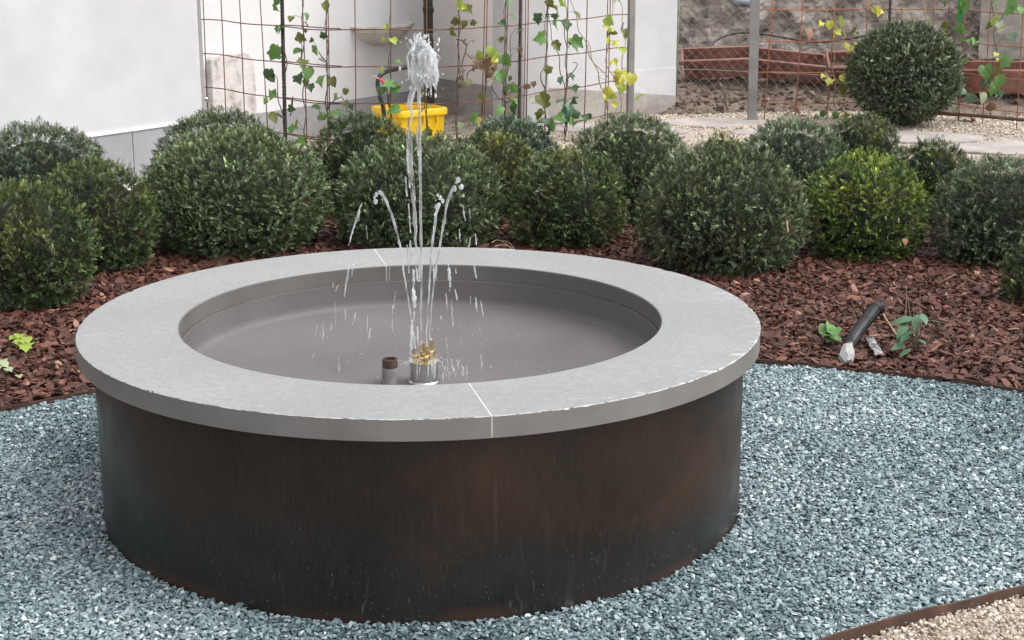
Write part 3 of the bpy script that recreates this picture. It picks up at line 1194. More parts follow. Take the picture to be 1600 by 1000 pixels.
# overflow pipe stub
cp = gp(610, 600, FLOOR)
pt = thing  # (keeps the helper name short below)
mb = MB()
mb.lathe([(.0255, 0), (.0250, .045), (.0235, .053), (.019, .053), (.019, 0)], 28, c=(cp[0], cp[1], FLOOR))
o = obj('overflow_pipe', mb, M_pipecoat, parent=fo)
smooth_by_angle(o)
mb = MB()
pf = []
for i in range(9):
    pf.append((.0225 + (.0012 if i % 2 else 0), .0535 + i * .0032))
mb.lathe(pf + [(.019, .0535 + 8 * .0032), (.019, .0535)], 28, c=(cp[0], cp[1], FLOOR), closed_prof=True)
o2 = obj('pipe_thread', mb, M_rustpipe, parent=o)

# ================================================================== WATER
DN = c0[1] - CAM[1]          # depth of the nozzles


def wp(px, py, dd=0.0):
    return dp(px, py, DN + dd)


def tubepath(pts, dd0=0, dd1=0, n=24, wob=0.0, seed=0):
    P = densify([np.array(wp(px, py, dd0 + (dd1 - dd0) * i / max(1, len(pts) - 1))) for i, (px, py) in enumerate(pts)], .02)
    r = np.random.default_rng(seed)
    if wob:
        for i in range(1, len(P) - 1):
            P[i] = P[i] + r.normal(0, wob, 3)
    return P


PXM = DN / F          # metres per photo pixel at the nozzles
wj = thing('water_jet', NOZ['c'], 'tall central water jet breaking into a frothy white crest', 'water jet')
pts = [(658, 545), (658, 480), (658, 400), (657, 300), (656, 220), (655, 150), (655, 110)]
P = tubepath(pts, wob=.0004)
P[0] = NOZ['c']
mb = MB()
mb.tube(P, [PXM * (1.7 + .8 * i / len(P) + .35 * math.sin(i * 1.3)) for i in range(len(P))], 8)
obj('rising_stream', mb, M_jet, parent=wj, smooth=True)
mb = MB()
r_ = np.random.default_rng(4)
P = tubepath([(645, 130), (640, 190), (641, 250), (646, 310), (650, 360), (654, 410), (655, 440)], .03, .02, wob=.002, seed=3)
rad = [PXM * .72 * (4.4 + 1.5 * math.sin(i * .8) + r_.normal(0, .7) + (3 if 4 < i < 22 else 0) * .4) * (1 - .55 * i / len(P)) for i in range(len(P))]
mb.tube(P, np.maximum(rad, PXM * .9), 8)
for q in range(12):
    x = 640 + r_.normal(0, 5)
    y0 = 190 + 200 * r_.random()
    ln = 14 + 34 * r_.random()
    mb.tube(tubepath([(x, y0), (x + 1 + ln * .05, y0 + ln)], .02, .02), [PXM * (.7 + .8 * r_.random())] * len(tubepath([(x, y0), (x + 1 + ln * .05, y0 + ln)])), 6)
obj('falling_stream', mb, M_jet, parent=wj, smooth=True)
# froth crest: strands that arch over and fall, drops among them
mb = MB()
for (bx, by, rx, rz_, nz_, dd) in ((655, 82, 9, 20, .9, .0), (666, 104, 14, 26, .8, -.02), (652, 110, 11, 24, .9, .03), (672, 112, 9, 22, 1.0, .01)):
    b0 = MB()
    b0.blob((0, 0, 0), 1.0, (1, 1, 1), 40, 32)
    vv = np.array(b0.v)
    k = .9 + nz_ * (fbm(np.stack([vv[:, 0] * 4.2, vv[:, 1] * 4.2, vv[:, 2] * 1.0], -1) + bx * .37, int(bx), 5) - .5) * 2.8
    cc = np.array(wp(bx, by, dd))
    mb.add(cc + vv * k[:, None] * np.array([rx, rx * .9, rz_]) * PXM, b0.f)
for q in range(46):
    u = r_.random()
    sx = 654 + r_.normal(0, 4.5)
    sy = 62 + abs(r_.normal(0, 9))
    side = r_.normal(.28, .6)
    ex = 660 + side * 24
    ex = min(max(ex, 636), 684)
    ey = sy + 22 + 62 * r_.random()
    ey = min(ey, 140 - abs(ex - 660) * .55)
    mxp = sx + (ex - sx) * .65
    pts = [(sx, sy), (mxp, sy + (ey - sy) * .22 - 2), (ex, sy + (ey - sy) * .6), (ex + r_.normal(0, 2), ey)]
    dd = r_.normal(0, .025)
    P = tubepath(pts, dd * .3, dd, wob=.0026, seed=q)
    b_ = PXM * (.6 + 1.5 * r_.random() ** 2)
    mb.tube(P, [max(b_ * (1 + .45 * math.sin(i * 1.7 + q)) * (1 - .55 * abs(2 * i / len(P) - .9)), PXM * .35) for i in range(len(P))], 6)
for q in range(190):
    x, y = 660 + r_.normal(0, 15), 52 + 100 * r_.random() ** 1.2
    mb.blob(wp(x, y, r_.normal(0, .03)), PXM * (.45 + 1.7 * r_.random() ** 3), (1, 1, 1.2 + r_.random()), 6, 4)
obj('crest', mb, M_froth, parent=wj, smooth=True)


def sidejet(noz, pts, drops, dd, label, w0=.9, w1=2.7, seed=0):
    t = thing('side_jet', NOZ[noz], label, 'water jet', 'small arching jets around the central jet')
    q = np.random.default_rng(seed)
    P = tubepath(pts, 0, dd, wob=.0007, seed=seed)
    P[0] = NOZ[noz]
    mb = MB()
    n = len(P)
    mb.tube(P, [PXM * (w0 + (w1 - w0) * (i / n) ** 1.6 + .35 * math.sin(i * 2.1) + q.normal(0, .25) * i / n) for i in range(n)], 7)
    obj('stream', mb, M_water, parent=t, smooth=True)
    for (x, y, s) in drops:
        mb = MB()
        mb.blob(wp(x, y, dd), PXM * s * .82, (1, 1, 1.25), 8, 6, noise=.12)
        obj('drop', mb, M_water, parent=t, smooth=True)
    return t


sidejet('a', [(650, 540), (643, 500), (635, 450), (626, 390), (616, 348), (607, 322), (599, 306), (592, 299)], [(588, 304, 3.6), (587, 315, 4.2), (585, 309, 2.2)], .05,
        'left side jet arching over high above the far rim, with drops at its tip', seed=1)
sidejet('d', [(671, 535), (675, 470), (681, 420), (688, 380), (694, 345), (700, 315), (706, 297), (711, 291)], [(716, 281, 4.5), (721, 292, 4.3), (711, 296, 3.2), (724, 306, 2.4), (713, 285, 2.5)], -.04,
        'outermost right side jet, the higher one, with a cluster of drops', seed=2)
sidejet('e', [(666, 545), (668, 490), (672, 430), (675, 385), (679, 355), (682, 335), (686, 318)], [(688, 309, 3.6), (692, 314, 3.4), (684, 305, 2.6), (682, 322, 3.4), (680, 335, 3.0)], -.09,
        'shorter broken right side jet rising just beside the central jet', w1=2.5, seed=3)

# falling ligaments and drops over the basin
fall = []


def strands(items, name, label, dd=0.0, m=None, seed=0):
    q = np.random.default_rng(seed)
    mb = MB()
    for it in items:
        x0, y0, x1, y1, wd = it
        d_ = dd + q.normal(0, .03)
        n = max(4, int(abs(y1 - y0) / 4))
        P = [wp(x0 + (x1 - x0) * i / n + q.normal(0, .4), y0 + (y1 - y0) * i / n, d_) for i in range(n + 1)]
        mb.tube(P, [PXM * max(.25, wd * .42 * (math.sin(math.pi * (i + .4) / (n + .8)) * 1.0 + .3 * math.sin(i * 2.3 + x0))) for i in range(n + 1)], 6)
    return tag(obj(name, mb, m or M_water, smooth=True), label, 'water', kind='stuff')


L_items = [(565, 317, 551, 362, 5), (556, 342, 545, 384, 3.5), (561, 345, 562, 322, 3), (572, 352, 574, 374, 2), (552, 411, 550, 432, 2.5), (545, 418, 539, 452, 4),
           (541, 440, 538, 464, 3), (540, 482, 539, 500, 4), (556, 487, 551, 507, 3.2), (579, 512, 575, 534, 4), (505, 504, 504, 536, 3), (496, 506, 493, 522, 2.4), (518, 505, 517, 518, 2.5),
           (523, 473, 524, 508, 4), (531, 552, 529, 588, 4), (491, 552, 488, 560, 2), (617, 455, 613, 494, 3.2), (613, 498, 613, 520, 2.2), (522, 440, 519, 450, 2), (528, 445, 524, 456, 2),
           (609, 415, 608, 438, 1.5), (574, 490, 574, 520, 1.2)]
R_items = [(700, 413, 704, 448, 6.5), (703, 418, 703, 455, 4), (711, 452, 715, 470, 3.5), (697, 458, 699, 484, 2.2), (705, 470, 708, 512, 3.4), (688, 492, 690, 502, 2.6), (740, 414, 744, 436, 4.2),
           (743, 465, 746, 487, 4), (751, 468, 755, 495, 3), (749, 504, 750, 518, 4), (719, 529, 722, 540, 3), (697, 526, 700, 560, 3.4), (752, 550, 753, 592, 3.6), (690, 565, 693, 580, 3), (704, 560, 709, 582, 3),
           (729, 570, 729, 595, 2.6), (723, 320, 727, 345, 3), (733, 325, 735, 340, 2), (718, 358, 719, 378, 2.4), (735, 370, 733, 386, 2.6), (743, 365, 745, 384, 3), (712, 418, 713, 428, 2), (735, 462, 735, 475, 1.6)]
C_items = [(646, 420, 646, 450, 6), (650, 413, 652, 440, 4), (645, 448, 648, 482, 9), (648, 486, 644, 505, 6), (643, 500, 645, 545, 7), (652, 510, 653, 540, 4), (677, 405, 678, 440, 2.5), (643, 520, 641, 560, 4), (683, 415, 681, 440, 1.6)]
strands(L_items, 'falling_water', 'scattered falling water streaks on the left side of the basin', .06, seed=11)
strands(R_items, 'falling_water', 'scattered falling water streaks on the right side of the basin', -.05, seed=12)
strands(C_items, 'falling_water', 'white falling water just left of the central jet above the nozzles', -.03, M_froth, seed=13)
# splash thrown from the nozzle block and water running down it
q = np.random.default_rng(21)
it = []
for k in range(34):
    a = q.random() * math.pi
    r0, r1 = 18 + 14 * q.random(), 0
    x0, y0 = 662 + math.cos(a) * r0 * (1.1), 562 - math.sin(a) * r0 * .4 + 10 * q.random()
    ln = 4 + 12 * q.random()
    sg = 1 if math.cos(a) > 0 else -1
    it.append((x0, y0, x0 + sg * ln * .7, y0 + (q.random() - .35) * ln, .5 + .6 * q.random()))
for k in range(26):
    x0 = 690 + 34 * q.random()
    y0 = 560 + 28 * q.random()
    it.append((x0, y0, x0 + 3 * q.random(), y0 + 6 + 12 * q.random(), .9 + q.random()))
for k in range(16):
    x0 = 643 + 40 * q.random()
    it.append((x0, 562 + 6 * q.random(), x0 + q.normal(0, 1), 584 + 10 * q.random(), 1.5 + 2.2 * q.random()))
strands(it, 'splash_water', 'fine splashes and trickles around the steel nozzle block', -.05, M_froth, seed=14)
# droplets beaded on basin floor and rim
mb = MB()
for k in range(520):
    a, rr = q.random() * 6.283, .55 * math.sqrt(q.random())
    s_ = .0010 + .0018 * q.random() ** 3
    mb.blob((rr * math.cos(a), rr * math.sin(a), FLOOR + s_ * .2 + float(np.interp(rr, [0, .12, .28, .45, .6], [0, .002, .011, .030, .052]))), s_, (1, 1, .6), 6, 4)
tag(obj('water_beads', mb, M_water, smooth=True), 'small water beads spattered over the basin floor', 'water', kind='stuff')

# ================================================================== CLIPPED YEW BALLS
def basis_from(a, spin):
    n = len(a)
    h = np.where(np.abs(a[:, 2:3]) < .9, np.array([[0, 0, 1.0]]), np.array([[1.0, 0, 0]]))
    s = np.cross(a, h)
    s /= np.linalg.norm(s, axis=1)[:, None]
    t = np.cross(a, s)
    c, d = np.cos(spin)[:, None], np.sin(spin)[:, None]
    return s * c + t * d, -s * d + t * c


NEED = 14


def yew(px, py, D, Rpx, squash, label, base, tip, tipamt, seed, dens=1.0, sink=.0, boxy=0.0):
    """px,py = centre of the ball in the photo, D = distance along the ground, Rpx = its radius there"""
    q = np.random.default_rng(seed)
    c = dp(px, py, D)
    R = Rpx * D / F * 1.01
    cz = c[2]
    gzv = float(gz(c[0], c[1]))
    t = thing('yew_ball', (c[0], c[1], gzv), label, 'shrub', 'clipped evergreen balls')
    area = 4 * math.pi * R * R
    nf = int(area * .56 * 3900 * dens)
    nbk = int(area * .44 * 1100 * dens)
    n_ = nf + nbk
    dirs = q.normal(size=(n_ * 4, 3))
    dirs /= np.linalg.norm(dirs, axis=1)[:, None]
    tocam = CAM - c
    tocam[2] *= .4
    tocam /= np.linalg.norm(tocam)
    fr = dirs @ tocam > -.12
    dirs = np.concatenate([dirs[fr][:nf], dirs[~fr][:nbk]])
    n_ = len(dirs)
    gap = fbm(dirs * R / .042 + seed * 1.7, seed + 4, 2)
    lump = (fbm(dirs * 2.6 + seed * 3.1, seed, 3) - .5) * .11 + (gap - .5) * (.055 / R) * 1.25
    depth = 1 - .17 * q.random(n_) ** 1.5 + .03 * q.random(n_) ** 6
    rad = R * (1 + lump) * depth
    pos = dirs * rad[:, None]
    pos[:, 2] *= squash
    pos += np.array([c[0], c[1], cz])
    a = dirs * .62 + np.array([0, 0, .38]) + q.normal(0, .50, (n_, 3))
    a /= np.linalg.norm(a, axis=1)[:, None]
    s_, t_ = basis_from(a, q.random(n_) * 6.28)
    Ls = (.030 + .022 * q.random(n_)) * (1 if D < 10 else 1.15)
    pos -= a * (Ls * .45)[:, None]
    # needles
    k = np.arange(NEED)
    tt = .08 + .88 * k / (NEED - 1)
    side = np.where(k % 2 == 0, 1.0, -1.0)
    nl = .0142 * (1.05 - .45 * tt ** 2) * (1 if D < 10 else 1.15)
    wdt = .0036 * (1 if D < 10 else 1.4)
    fwd = .45 + .5 * tt
    lat = side * np.sqrt(np.maximum(1 - fwd ** 2, .05))
    fwd[-1], lat[-1] = 1, 0
    V = np.empty((n_, NEED, 4, 3), np.float32)
    lift = q.normal(.1, .28, (n_, NEED))
    curl = (q.normal(0, .12, n_))[:, None]
    b0 = pos[:, None, :] + a[:, None, :] * (tt[None, :] * Ls[:, None])[..., None] + t_[:, None, :] * (curl * tt[None, :] ** 2 * Ls[:, None])[..., None]
    nd = a[:, None, :] * fwd[None, :, None] + s_[:, None, :] * lat[None, :, None] + t_[:, None, :] * lift[..., None]
    nd /= np.linalg.norm(nd, axis=2)[..., None]
    wv = np.cross(nd, t_[:, None, :] + .4 * s_[:, None, :] * side[None, :, None])
    wv /= np.linalg.norm(wv, axis=2)[..., None] + 1e-9
    ln = nl[None, :, None] * (.85 + .3 * q.random((n_, NEED, 1)))
    V[:, :, 0] = b0
    V[:, :, 1] = b0 + nd * ln * .45 + wv * wdt * .5
    V[:, :, 2] = b0 + nd * ln
    V[:, :, 3] = b0 + nd * ln * .45 - wv * wdt * .5
    V -= np.array([c[0], c[1], gzv], np.float32)
    nq = n_ * NEED
    me = bpy.data.meshes.new('foliage')
    me.vertices.add(nq * 4)
    me.vertices.foreach_set('co', V.ravel())
    me.loops.add(nq * 4)
    me.loops.foreach_set('vertex_index', np.arange(nq * 4, dtype=np.int32))
    me.polygons.add(nq)
    me.polygons.foreach_set('loop_start', np.arange(nq, dtype=np.int32) * 4)
    me.polygons.foreach_set('loop_total', np.full(nq, 4, np.int32))
    # leaf colour: differs from shoot to shoot, tips younger, shoot bases darkened to paint shade in the gaps; olive patches where the new growth is
    tone = np.exp(q.normal(.54, .6, n_))
    patch = np.clip((fbm(dirs * 2.2 + 7 * seed, seed + 2, 3) - .42) * 4, 0, 1) * np.clip(dirs[:, 2] * .9 + .55, 0, 1)
    yl = np.clip(tipamt * patch * 1.5 + (q.random(n_) < .035) * tipamt, 0, 1)
    cb = np.array(base)[None] * tone[:, None]
    ct = np.array(tip)[None] * tone[:, None] ** .6
    cshoot = cb * (1 - yl[:, None]) + ct * yl[:, None]
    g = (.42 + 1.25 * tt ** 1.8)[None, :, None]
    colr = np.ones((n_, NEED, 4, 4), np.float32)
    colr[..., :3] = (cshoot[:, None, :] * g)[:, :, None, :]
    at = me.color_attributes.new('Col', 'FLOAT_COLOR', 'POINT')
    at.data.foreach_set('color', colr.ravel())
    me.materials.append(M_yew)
    me.update()
    me.validate()
    o = bpy.data.objects.new('foliage', me)
    COL.objects.link(o)
    o.parent = t
    # dark core painting the shade deep in the crown, and the trunk
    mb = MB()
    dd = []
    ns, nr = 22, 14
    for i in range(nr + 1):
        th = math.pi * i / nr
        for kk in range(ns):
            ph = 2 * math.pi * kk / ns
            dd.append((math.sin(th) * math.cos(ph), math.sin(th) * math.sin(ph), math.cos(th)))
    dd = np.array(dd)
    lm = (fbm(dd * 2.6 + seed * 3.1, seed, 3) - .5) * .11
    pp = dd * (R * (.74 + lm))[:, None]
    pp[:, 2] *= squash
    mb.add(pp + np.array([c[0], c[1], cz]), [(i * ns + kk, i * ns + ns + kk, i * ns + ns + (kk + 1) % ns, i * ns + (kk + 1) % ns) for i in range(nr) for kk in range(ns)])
    obj('dark_core', mb, M_core, parent=t, smooth=True)
    mb = MB()
    mb.tube([(c[0], c[1], gzv - .06), (c[0] + .01, c[1], gzv + .06), (c[0], c[1], cz)], [.03, .024, .015], 8)
    obj('trunk', mb, M_twig, parent=t)
    return t


GREEN, BLUEG, OLIVE, DARK = (.039, .061, .021), (.060, .084, .039), (.068, .098, .020), (.031, .051, .018)
TIP = (.16, .155, .03)
LIME = (.22, .26, .03)
Y = [
    # px, py, D, Rpx, squash, label, base, tip, amount, seed
    (44, 388, 7.15, 104, 1.0, 'dark clipped ball with yellowish top, nearest at the left edge of the photo', DARK, TIP, .33, 1),
    (150, 345, 7.85, 95, 1.0, 'dark round clipped ball right behind the nearest left one, olive on its crown', DARK, TIP, .2, 2),
    (62, 305, 8.75, 116, .95, 'pale green rear ball at far left in front of the white house wall', (.042, .062, .036), TIP, .12, 3),
    (368, 309, 8.35, 146, .72, 'largest left clipped ball, grey-green, standing behind the fountain rim', BLUEG, TIP, .08, 4),
    (345, 265, 9.1, 100, .92, 'ball peeking out behind the largest left one, below the marble block', (.045, .064, .032), TIP, .15, 5),
    (566, 268, 9.35, 88, 1.0, 'clipped ball beside the left of the yellow bin', DARK, TIP, .12, 6),
    (655, 318, 8.45, 130, .82, 'wide clipped ball right behind the water jet', BLUEG, TIP, .05, 7),
    (800, 262, 10.1, 76, 1.0, 'bluish rear ball below the ivy behind the rebar stake', (.060, .088, .055), TIP, .0, 8),
    (768, 285, 9.2, 78, 1.02, 'olive topped ball between the yellow bin and the bluish rear ball', (.034, .05, .02), TIP, .6, 9),
    (886, 322, 8.35, 93, .97, 'dark green ball right of the water jet touching the far fountain rim', GREEN, TIP, .25, 10),
    (984, 275, 9.0, 98, .97, 'rear ball below the grey steel post at the end of the left trellis', BLUEG, TIP, .05, 11),
    (1128, 338, 7.75, 133, .86, 'largest right clipped ball, beside the right end of the stone rim', (.052, .070, .034), TIP, .10, 12),
    (1238, 270, 9.2, 90, .92, 'bluish rear ball behind the bright green one and the largest right one', (.060, .087, .048), TIP, .03, 13),
    (1352, 334, 7.95, 96, 1.02, 'bright yellow-green clipped ball above the corrugated hose', (.055, .088, .020), LIME, .36, 14),
    (1348, 238, 9.9, 60, 1.0, 'small rear ball below the big one standing on the path', (.038, .062, .028), TIP, .35, 15),
    (1456, 275, 9.1, 58, 1.0, 'small dark ball wedged between the yellow-green ball and the right grey-green one', DARK, TIP, .25, 16),
    (1560, 345, 7.8, 106, .97, 'grey-green loose ball at the right edge above the young hellebore', (.058, .080, .044), TIP, .05, 17),
    (1645, 440, 6.9, 80, .97, 'dark ball cut off by the right edge, nearest on the right side', DARK, TIP, .2, 18),
    (1413, 115, 12.6, 87, .89, 'solitary grey-green ball on the far side of the path by the planters', (.056, .074, .041), TIP, .05, 19),
    (1128, 244, 9.6, 34, 1.0, 'tiny yellow-topped ball mostly hidden behind the largest right one', OLIVE, TIP, .9, 20),
]
for a in Y:
    yew(*a)

# ================================================================== TRELLISES
LT = [tuple(dp(px, 100, D)[:2]) for px, D in ((318, 12.24), (348, 12.10), (440, 11.48), (511, 11.17), (610, 11.12), (716, 11.15), (770, 11.30), (984, 12.6))]
RTL = [tuple(dp(px, 100, D)[:2]) for px, D in ((1178, 13.05), (1450, 13.02), (1520, 12.75), (1600, 12.3), (1700, 11.7))]
LTs = [tuple(p) for p in densify(LT, .1)]
RTs = [tuple(p) for p in densify(RTL, .1)]


def upright(px_top, px_bot, py_bot, plan, r, zt_=1.7, rib=0.0, d_=0.0):
    """bar running up the trellis plane through the photo columns px_top (y=0) and px_bot (y=py_bot)"""
    a, b = plan_hit(px_bot, py_bot, plan), plan_hit(px_top, 0, plan)
    dirv = (b - a) / (b[2] - a[2] + 1e-9)
    z0 = max(float(gz(a[0], a[1])) - .1, a[2] - .35)
    p0, p1 = a + dirv * (z0 - a[2]), a + dirv * (zt_ - a[2])
    p0[1] -= d_
    p1[1] -= d_
    mb = MB()
    if rib:
        n = int((zt_ - z0) / .013)
        mb.tube([p0 + (p1 - p0) * i / n for i in range(n + 1)], [r + (rib if i % 2 else 0) for i in range(n + 1)], 8)
    else:
        mb.tube([p0, p0 + (p1 - p0) * .5 + np.array([.003, 0, 0]), p1], r, 6)
    return mb


def hbar(plan, z, r, d_=0.0, sag=0.004):
    mb = MB()
    mb.tube([(p[0], p[1] - d_, z + sag * math.sin(i * .9)) for i, p in enumerate(plan)], r, 6)
    return mb


tl = thing('trellis', (LT[4][0], LT[4][1], 0), 'curved rusty wire mesh trellis with ivy in front of the white walls', 'trellis')
for z in (.155, .405, .655, .905, 1.155, 1.405):
    obj('wire', hbar(LTs, z, .0042), M_rust, parent=tl, smooth=True)
for z in (.163, .415, .666, .917, 1.165):                    # second sheet overlapping in the middle
    obj('wire', hbar(LTs[9:15], z, .0042, .006), M_rust, parent=tl, smooth=True)
for (xt, xb, yb) in ((317, 324, 175), (345, 353, 180), (374, 382, 180), (406, 417, 185), (472, 479, 200), (509, 512, 200), (512, 515, 200), (554, 556, 200), (610, 610, 200), (666, 666, 215),
                     (717, 713, 215), (757, 752, 200), (761, 756, 200), (790, 784, 200), (793, 787, 200), (821, 818, 190), (825, 822, 190), (855, 851, 200), (887, 883, 200), (917, 913, 185), (949, 945, 180), (953, 949, 180)):
    obj('wire', upright(xt, xb, yb, LTs, .0042, d_=.005), M_rust, parent=tl, smooth=True)
for (xt, xb, yb, r) in ((441, 446, 205, .0125), (813, 811, 185, .0105)):
    obj('rebar_stake', upright(xt, xb, yb, LTs, r, rib=.0022, d_=.02), M_rebar, parent=tl)
pp = plan_hit(986, 60, LTs)
mb = MB()
mb.box((pp[0], pp[1], .8), (.052, .03, 2.0), .5, .003)
obj('post', mb, M_post, parent=tl)
pk = K0 - dA * .03 + np.array([.03, -.03])
mb = MB()
mb.blob(dp(321, 155, 10.72), .018, (1.2, 1, .9), 10, 6)
o = obj('wall_bolt', mb, M_steel, parent=tl, smooth=True)

tr = thing('trellis', (RTL[0][0], RTL[0][1], 0), 'orange rusty wire mesh trellis on a grey steel post in front of the planters', 'trellis')
for z in (.15, .40, .65, .90, 1.15):
    obj('wire', hbar(RTs, z, .0045), M_rustor, parent=tr, smooth=True)
for (xt, xb, yb) in ((1206, 1195, 170), (1254, 1243, 170), (1304, 1294, 150), (1354, 1352, 150), (1409, 1402, 150), (1459, 1454, 150), (1508, 1498, 170), (1548, 1536, 170), (1599, 1589, 178), (1650, 1640, 180)):
    obj('wire', upright(xt, xb, yb, RTs, .0045, d_=.006), M_rustor, parent=tr, smooth=True)
obj('rebar_stake', upright(1390, 1386, 100, RTs, .0105, rib=.002, d_=.02), M_rebar, parent=tr)
a_, b_ = gp(1175, 186, .035), dp(1180, 0, 13.05)
mb = MB()
n_ = 2
dv = (b_ - a_) / (b_[2] - a_[2])
for z0, z1 in ((-.2, 1.8),):
    q0, q1 = a_ + dv * z0, a_ + dv * z1
    V = []
    for p in (q0, q1):
        for sx, sy in ((-.035, -.02), (.035, -.02), (.035, .02), (-.035, .02)):
            V.append((p[0] + sx, p[1] + sy, p[2]))
    mb.add(V, [(0, 1, 5, 4), (1, 2, 6, 5), (2, 3, 7, 6), (3, 0, 4, 7), (4, 5, 6, 7), (3, 2, 1, 0)])
obj('post', mb, M_post, parent=tr)

# chain-link fence behind it
CF = (dp(1058, 60, 13.72)[:2], dp(1760, 60, 13.6)[:2])
cf = thing('chain_link_fence', (*CF[0], .1), 'thin wire chain-link fence in front of the rubble wall', 'fence')
d_ = CF[1] - CF[0]
Lc = np.linalg.norm(d_)
d_ /= Lc
mb = MB()
hh, z0c, st = 1.5, .14, .078
nn = int(Lc / st) + 1
for i in range(-int(hh / st), nn):
    for sg in (1, -1):
        u0, u1 = i * st, i * st + hh
        if sg < 0:
            u0, u1 = u1, u0
        za, zb_ = z0c, z0c + hh
        ua, ub = u0, u1
        # clip to the fence length
        def cl(u):
            return min(max(u, 0), Lc)
        ca_, cb_ = cl(ua), cl(ub)
        if abs(cb_ - ca_) < .02:
            continue
        fa, fb = (ca_ - ua) / (ub - ua), (cb_ - ua) / (ub - ua)
        P0 = (CF[0][0] + d_[0] * ca_, CF[0][1] + d_[1] * ca_ + .002 * sg, za + (zb_ - za) * fa)
        P1 = (CF[0][0] + d_[0] * cb_, CF[0][1] + d_[1] * cb_ + .002 * sg, za + (zb_ - za) * fb)
        mb.tube([P0, P1], .0010, 4, cap=False)
tag(obj('wire_mesh', mb, M_chain, parent=cf), kind='stuff')
mb = MB()
g0, g1 = dp(1056, 140, 13.7), dp(1061, 0, 13.7)
mb.tube([g0 - (g1 - g0) * .2, g1 + (g1 - g0) * .6], .0085, 8)
obj('post', mb, M_greenpost, parent=cf, smooth=True)
mb = MB()
mb.tube([dp(1056, 108, 13.69), dp(1110, 109, 13.69), dp(1172, 112, 13.69), dp(1300, 118, 13.66)], .002, 5)
obj('tension_wire', mb, M_chain, parent=cf)

# ================================================================== BACKGROUND OBJECTS
# stone sink on the rear wall
def w2(px, py, out=0.0):
    A, B = off(W2a, W2b, out)
    return plan_hit(px, py, [tuple(A), tuple(B)])


ca, cb = w2(545, 40), w2(640, 40)
cm = (ca + cb) / 2
ks = thing('stone_wall_sink', (cm[0], cm[1], .52), 'pale carved half-round stone sink hanging on the white rear wall', 'wall sink')
wd = np.linalg.norm(cb[:2] - ca[:2]) / 2
ev = (cb[:2] - ca[:2]) / (2 * wd)
nv = np.array([ev[1], -ev[0]])
ztop = w2(592, 40, .1)[2]
prof = [(.02, -.185), (.28, -.178), (.52, -.150), (.70, -.115), (.80, -.075), (.86, -.06), (.90, -.055), (.93, -.03), (1.0, -.02), (1.0, 0.0), (.84, 0.0), (.8, -.03), (.5, -.09), (.02, -.1)]
V, Fc = [], []
NA = 28
for i in range(NA + 1):
    a = math.pi * i / NA
    for r_, z in prof:
        xy = cm[:2] + ev * (-math.cos(a)) * r_ * wd * .96 + nv * math.sin(a) * r_ * .22
        V.append((xy[0], xy[1], ztop + z * .95))
m_ = len(prof)
for i in range(NA):
    for k in range(m_ - 1):
        Fc.append((i * m_ + k, i * m_ + k + 1, i * m_ + m_ + k + 1, i * m_ + m_ + k))
mb = MB()
mb.add(V, Fc)
o = obj('bowl', mb, M_basinst, parent=ks)
smooth_by_angle(o, 40)

# old stone block at the left
sa_, sb_ = w2(331, 130, .06), w2(400, 130, .06)
sw = np.linalg.norm(sb_[:2] - sa_[:2])
se = (sb_[:2] - sa_[:2]) / sw
sn = np.array([se[1], -se[0]])
ztp = w2(365, 83, .06)[2]
outl = []
for (u, z) in ((0, -.25), (1, -.25), (1, ztp - .16), (.985, ztp - .10), (.95, ztp - .05), (.90, ztp - .035), (.86, ztp - .012), (.75, ztp), (.55, ztp - .002), (.33, ztp + .004), (.16, ztp - .002), (.08, ztp - .012), (.03, ztp - .035), (0, ztp - .08)):
    outl.append((u * sw, z))
mb = MB()
V = []
for dep, k in ((.10, 1), (.085, 1.0), (.05, 1.0)):
    for (u, z) in outl:
        uu = sw / 2 + (u - sw / 2) * (.975 if dep == .10 else 1)
        zz = z - (.006 if dep == .10 else 0)
        xy = sa_[:2] + se * uu + sn * (dep - .1)
        V.append((xy[0], xy[1], zz))
no = len(outl)
mb.add(V, [tuple(range(no))] + [(i + r0 * no, i + (r0 + 1) * no, (i + 1) % no + (r0 + 1) * no, (i + 1) % no + r0 * no) for r0 in range(2) for i in range(no)])
o = obj('stone_block', mb, M_marble, origin=(sa_[0], sa_[1], 0))
tag(o, 'weathered white stone block with rounded top leaning at the left wall corner', 'stone block')

# yellow bin
cB = dp(640, 195, 12.75)
zB = float(gz(cB[0], cB[1])) + .0
yb = thing('yellow_bin', (cB[0], cB[1], zB), 'yellow plastic bin with a folded rim behind the shrubs', 'bin')
zR = dp(660, 170, 12.6)[2]
ang = math.radians(31)


def rrect(w_, d_, r_, n=4):
    out = []
    for cx, cy, a0 in ((w_ / 2 - r_, d_ / 2 - r_, 0), (-w_ / 2 + r_, d_ / 2 - r_, 90), (-w_ / 2 + r_, -d_ / 2 + r_, 180), (w_ / 2 - r_, -d_ / 2 + r_, 270)):
        for k in range(n + 1):
            a = math.radians(a0 + 90 * k / n)
            out.append((cx + r_ * math.cos(a), cy + r_ * math.sin(a)))
    return out


def loft(levels, c, rz, wd_, dp_, r_):
    V, Fc = [], []
    for s_, z in levels:
        for x, y in rrect(wd_ + 2 * s_, dp_ + 2 * s_, r_ + max(s_, -r_ * .5)):
            V.append((c[0] + x * math.cos(rz) - y * math.sin(rz), c[1] + x * math.sin(rz) + y * math.cos(rz), z))
    n = len(rrect(1, 1, .1))
    for i in range(len(levels) - 1):
        for k in range(n):
            Fc.append((i * n + k, i * n + (k + 1) % n, i * n + n + (k + 1) % n, i * n + n + k))
    Fc.append(tuple(range(n - 1, -1, -1)))
    Fc.append(tuple(range((len(levels) - 1) * n, len(levels) * n)))
    return V, Fc


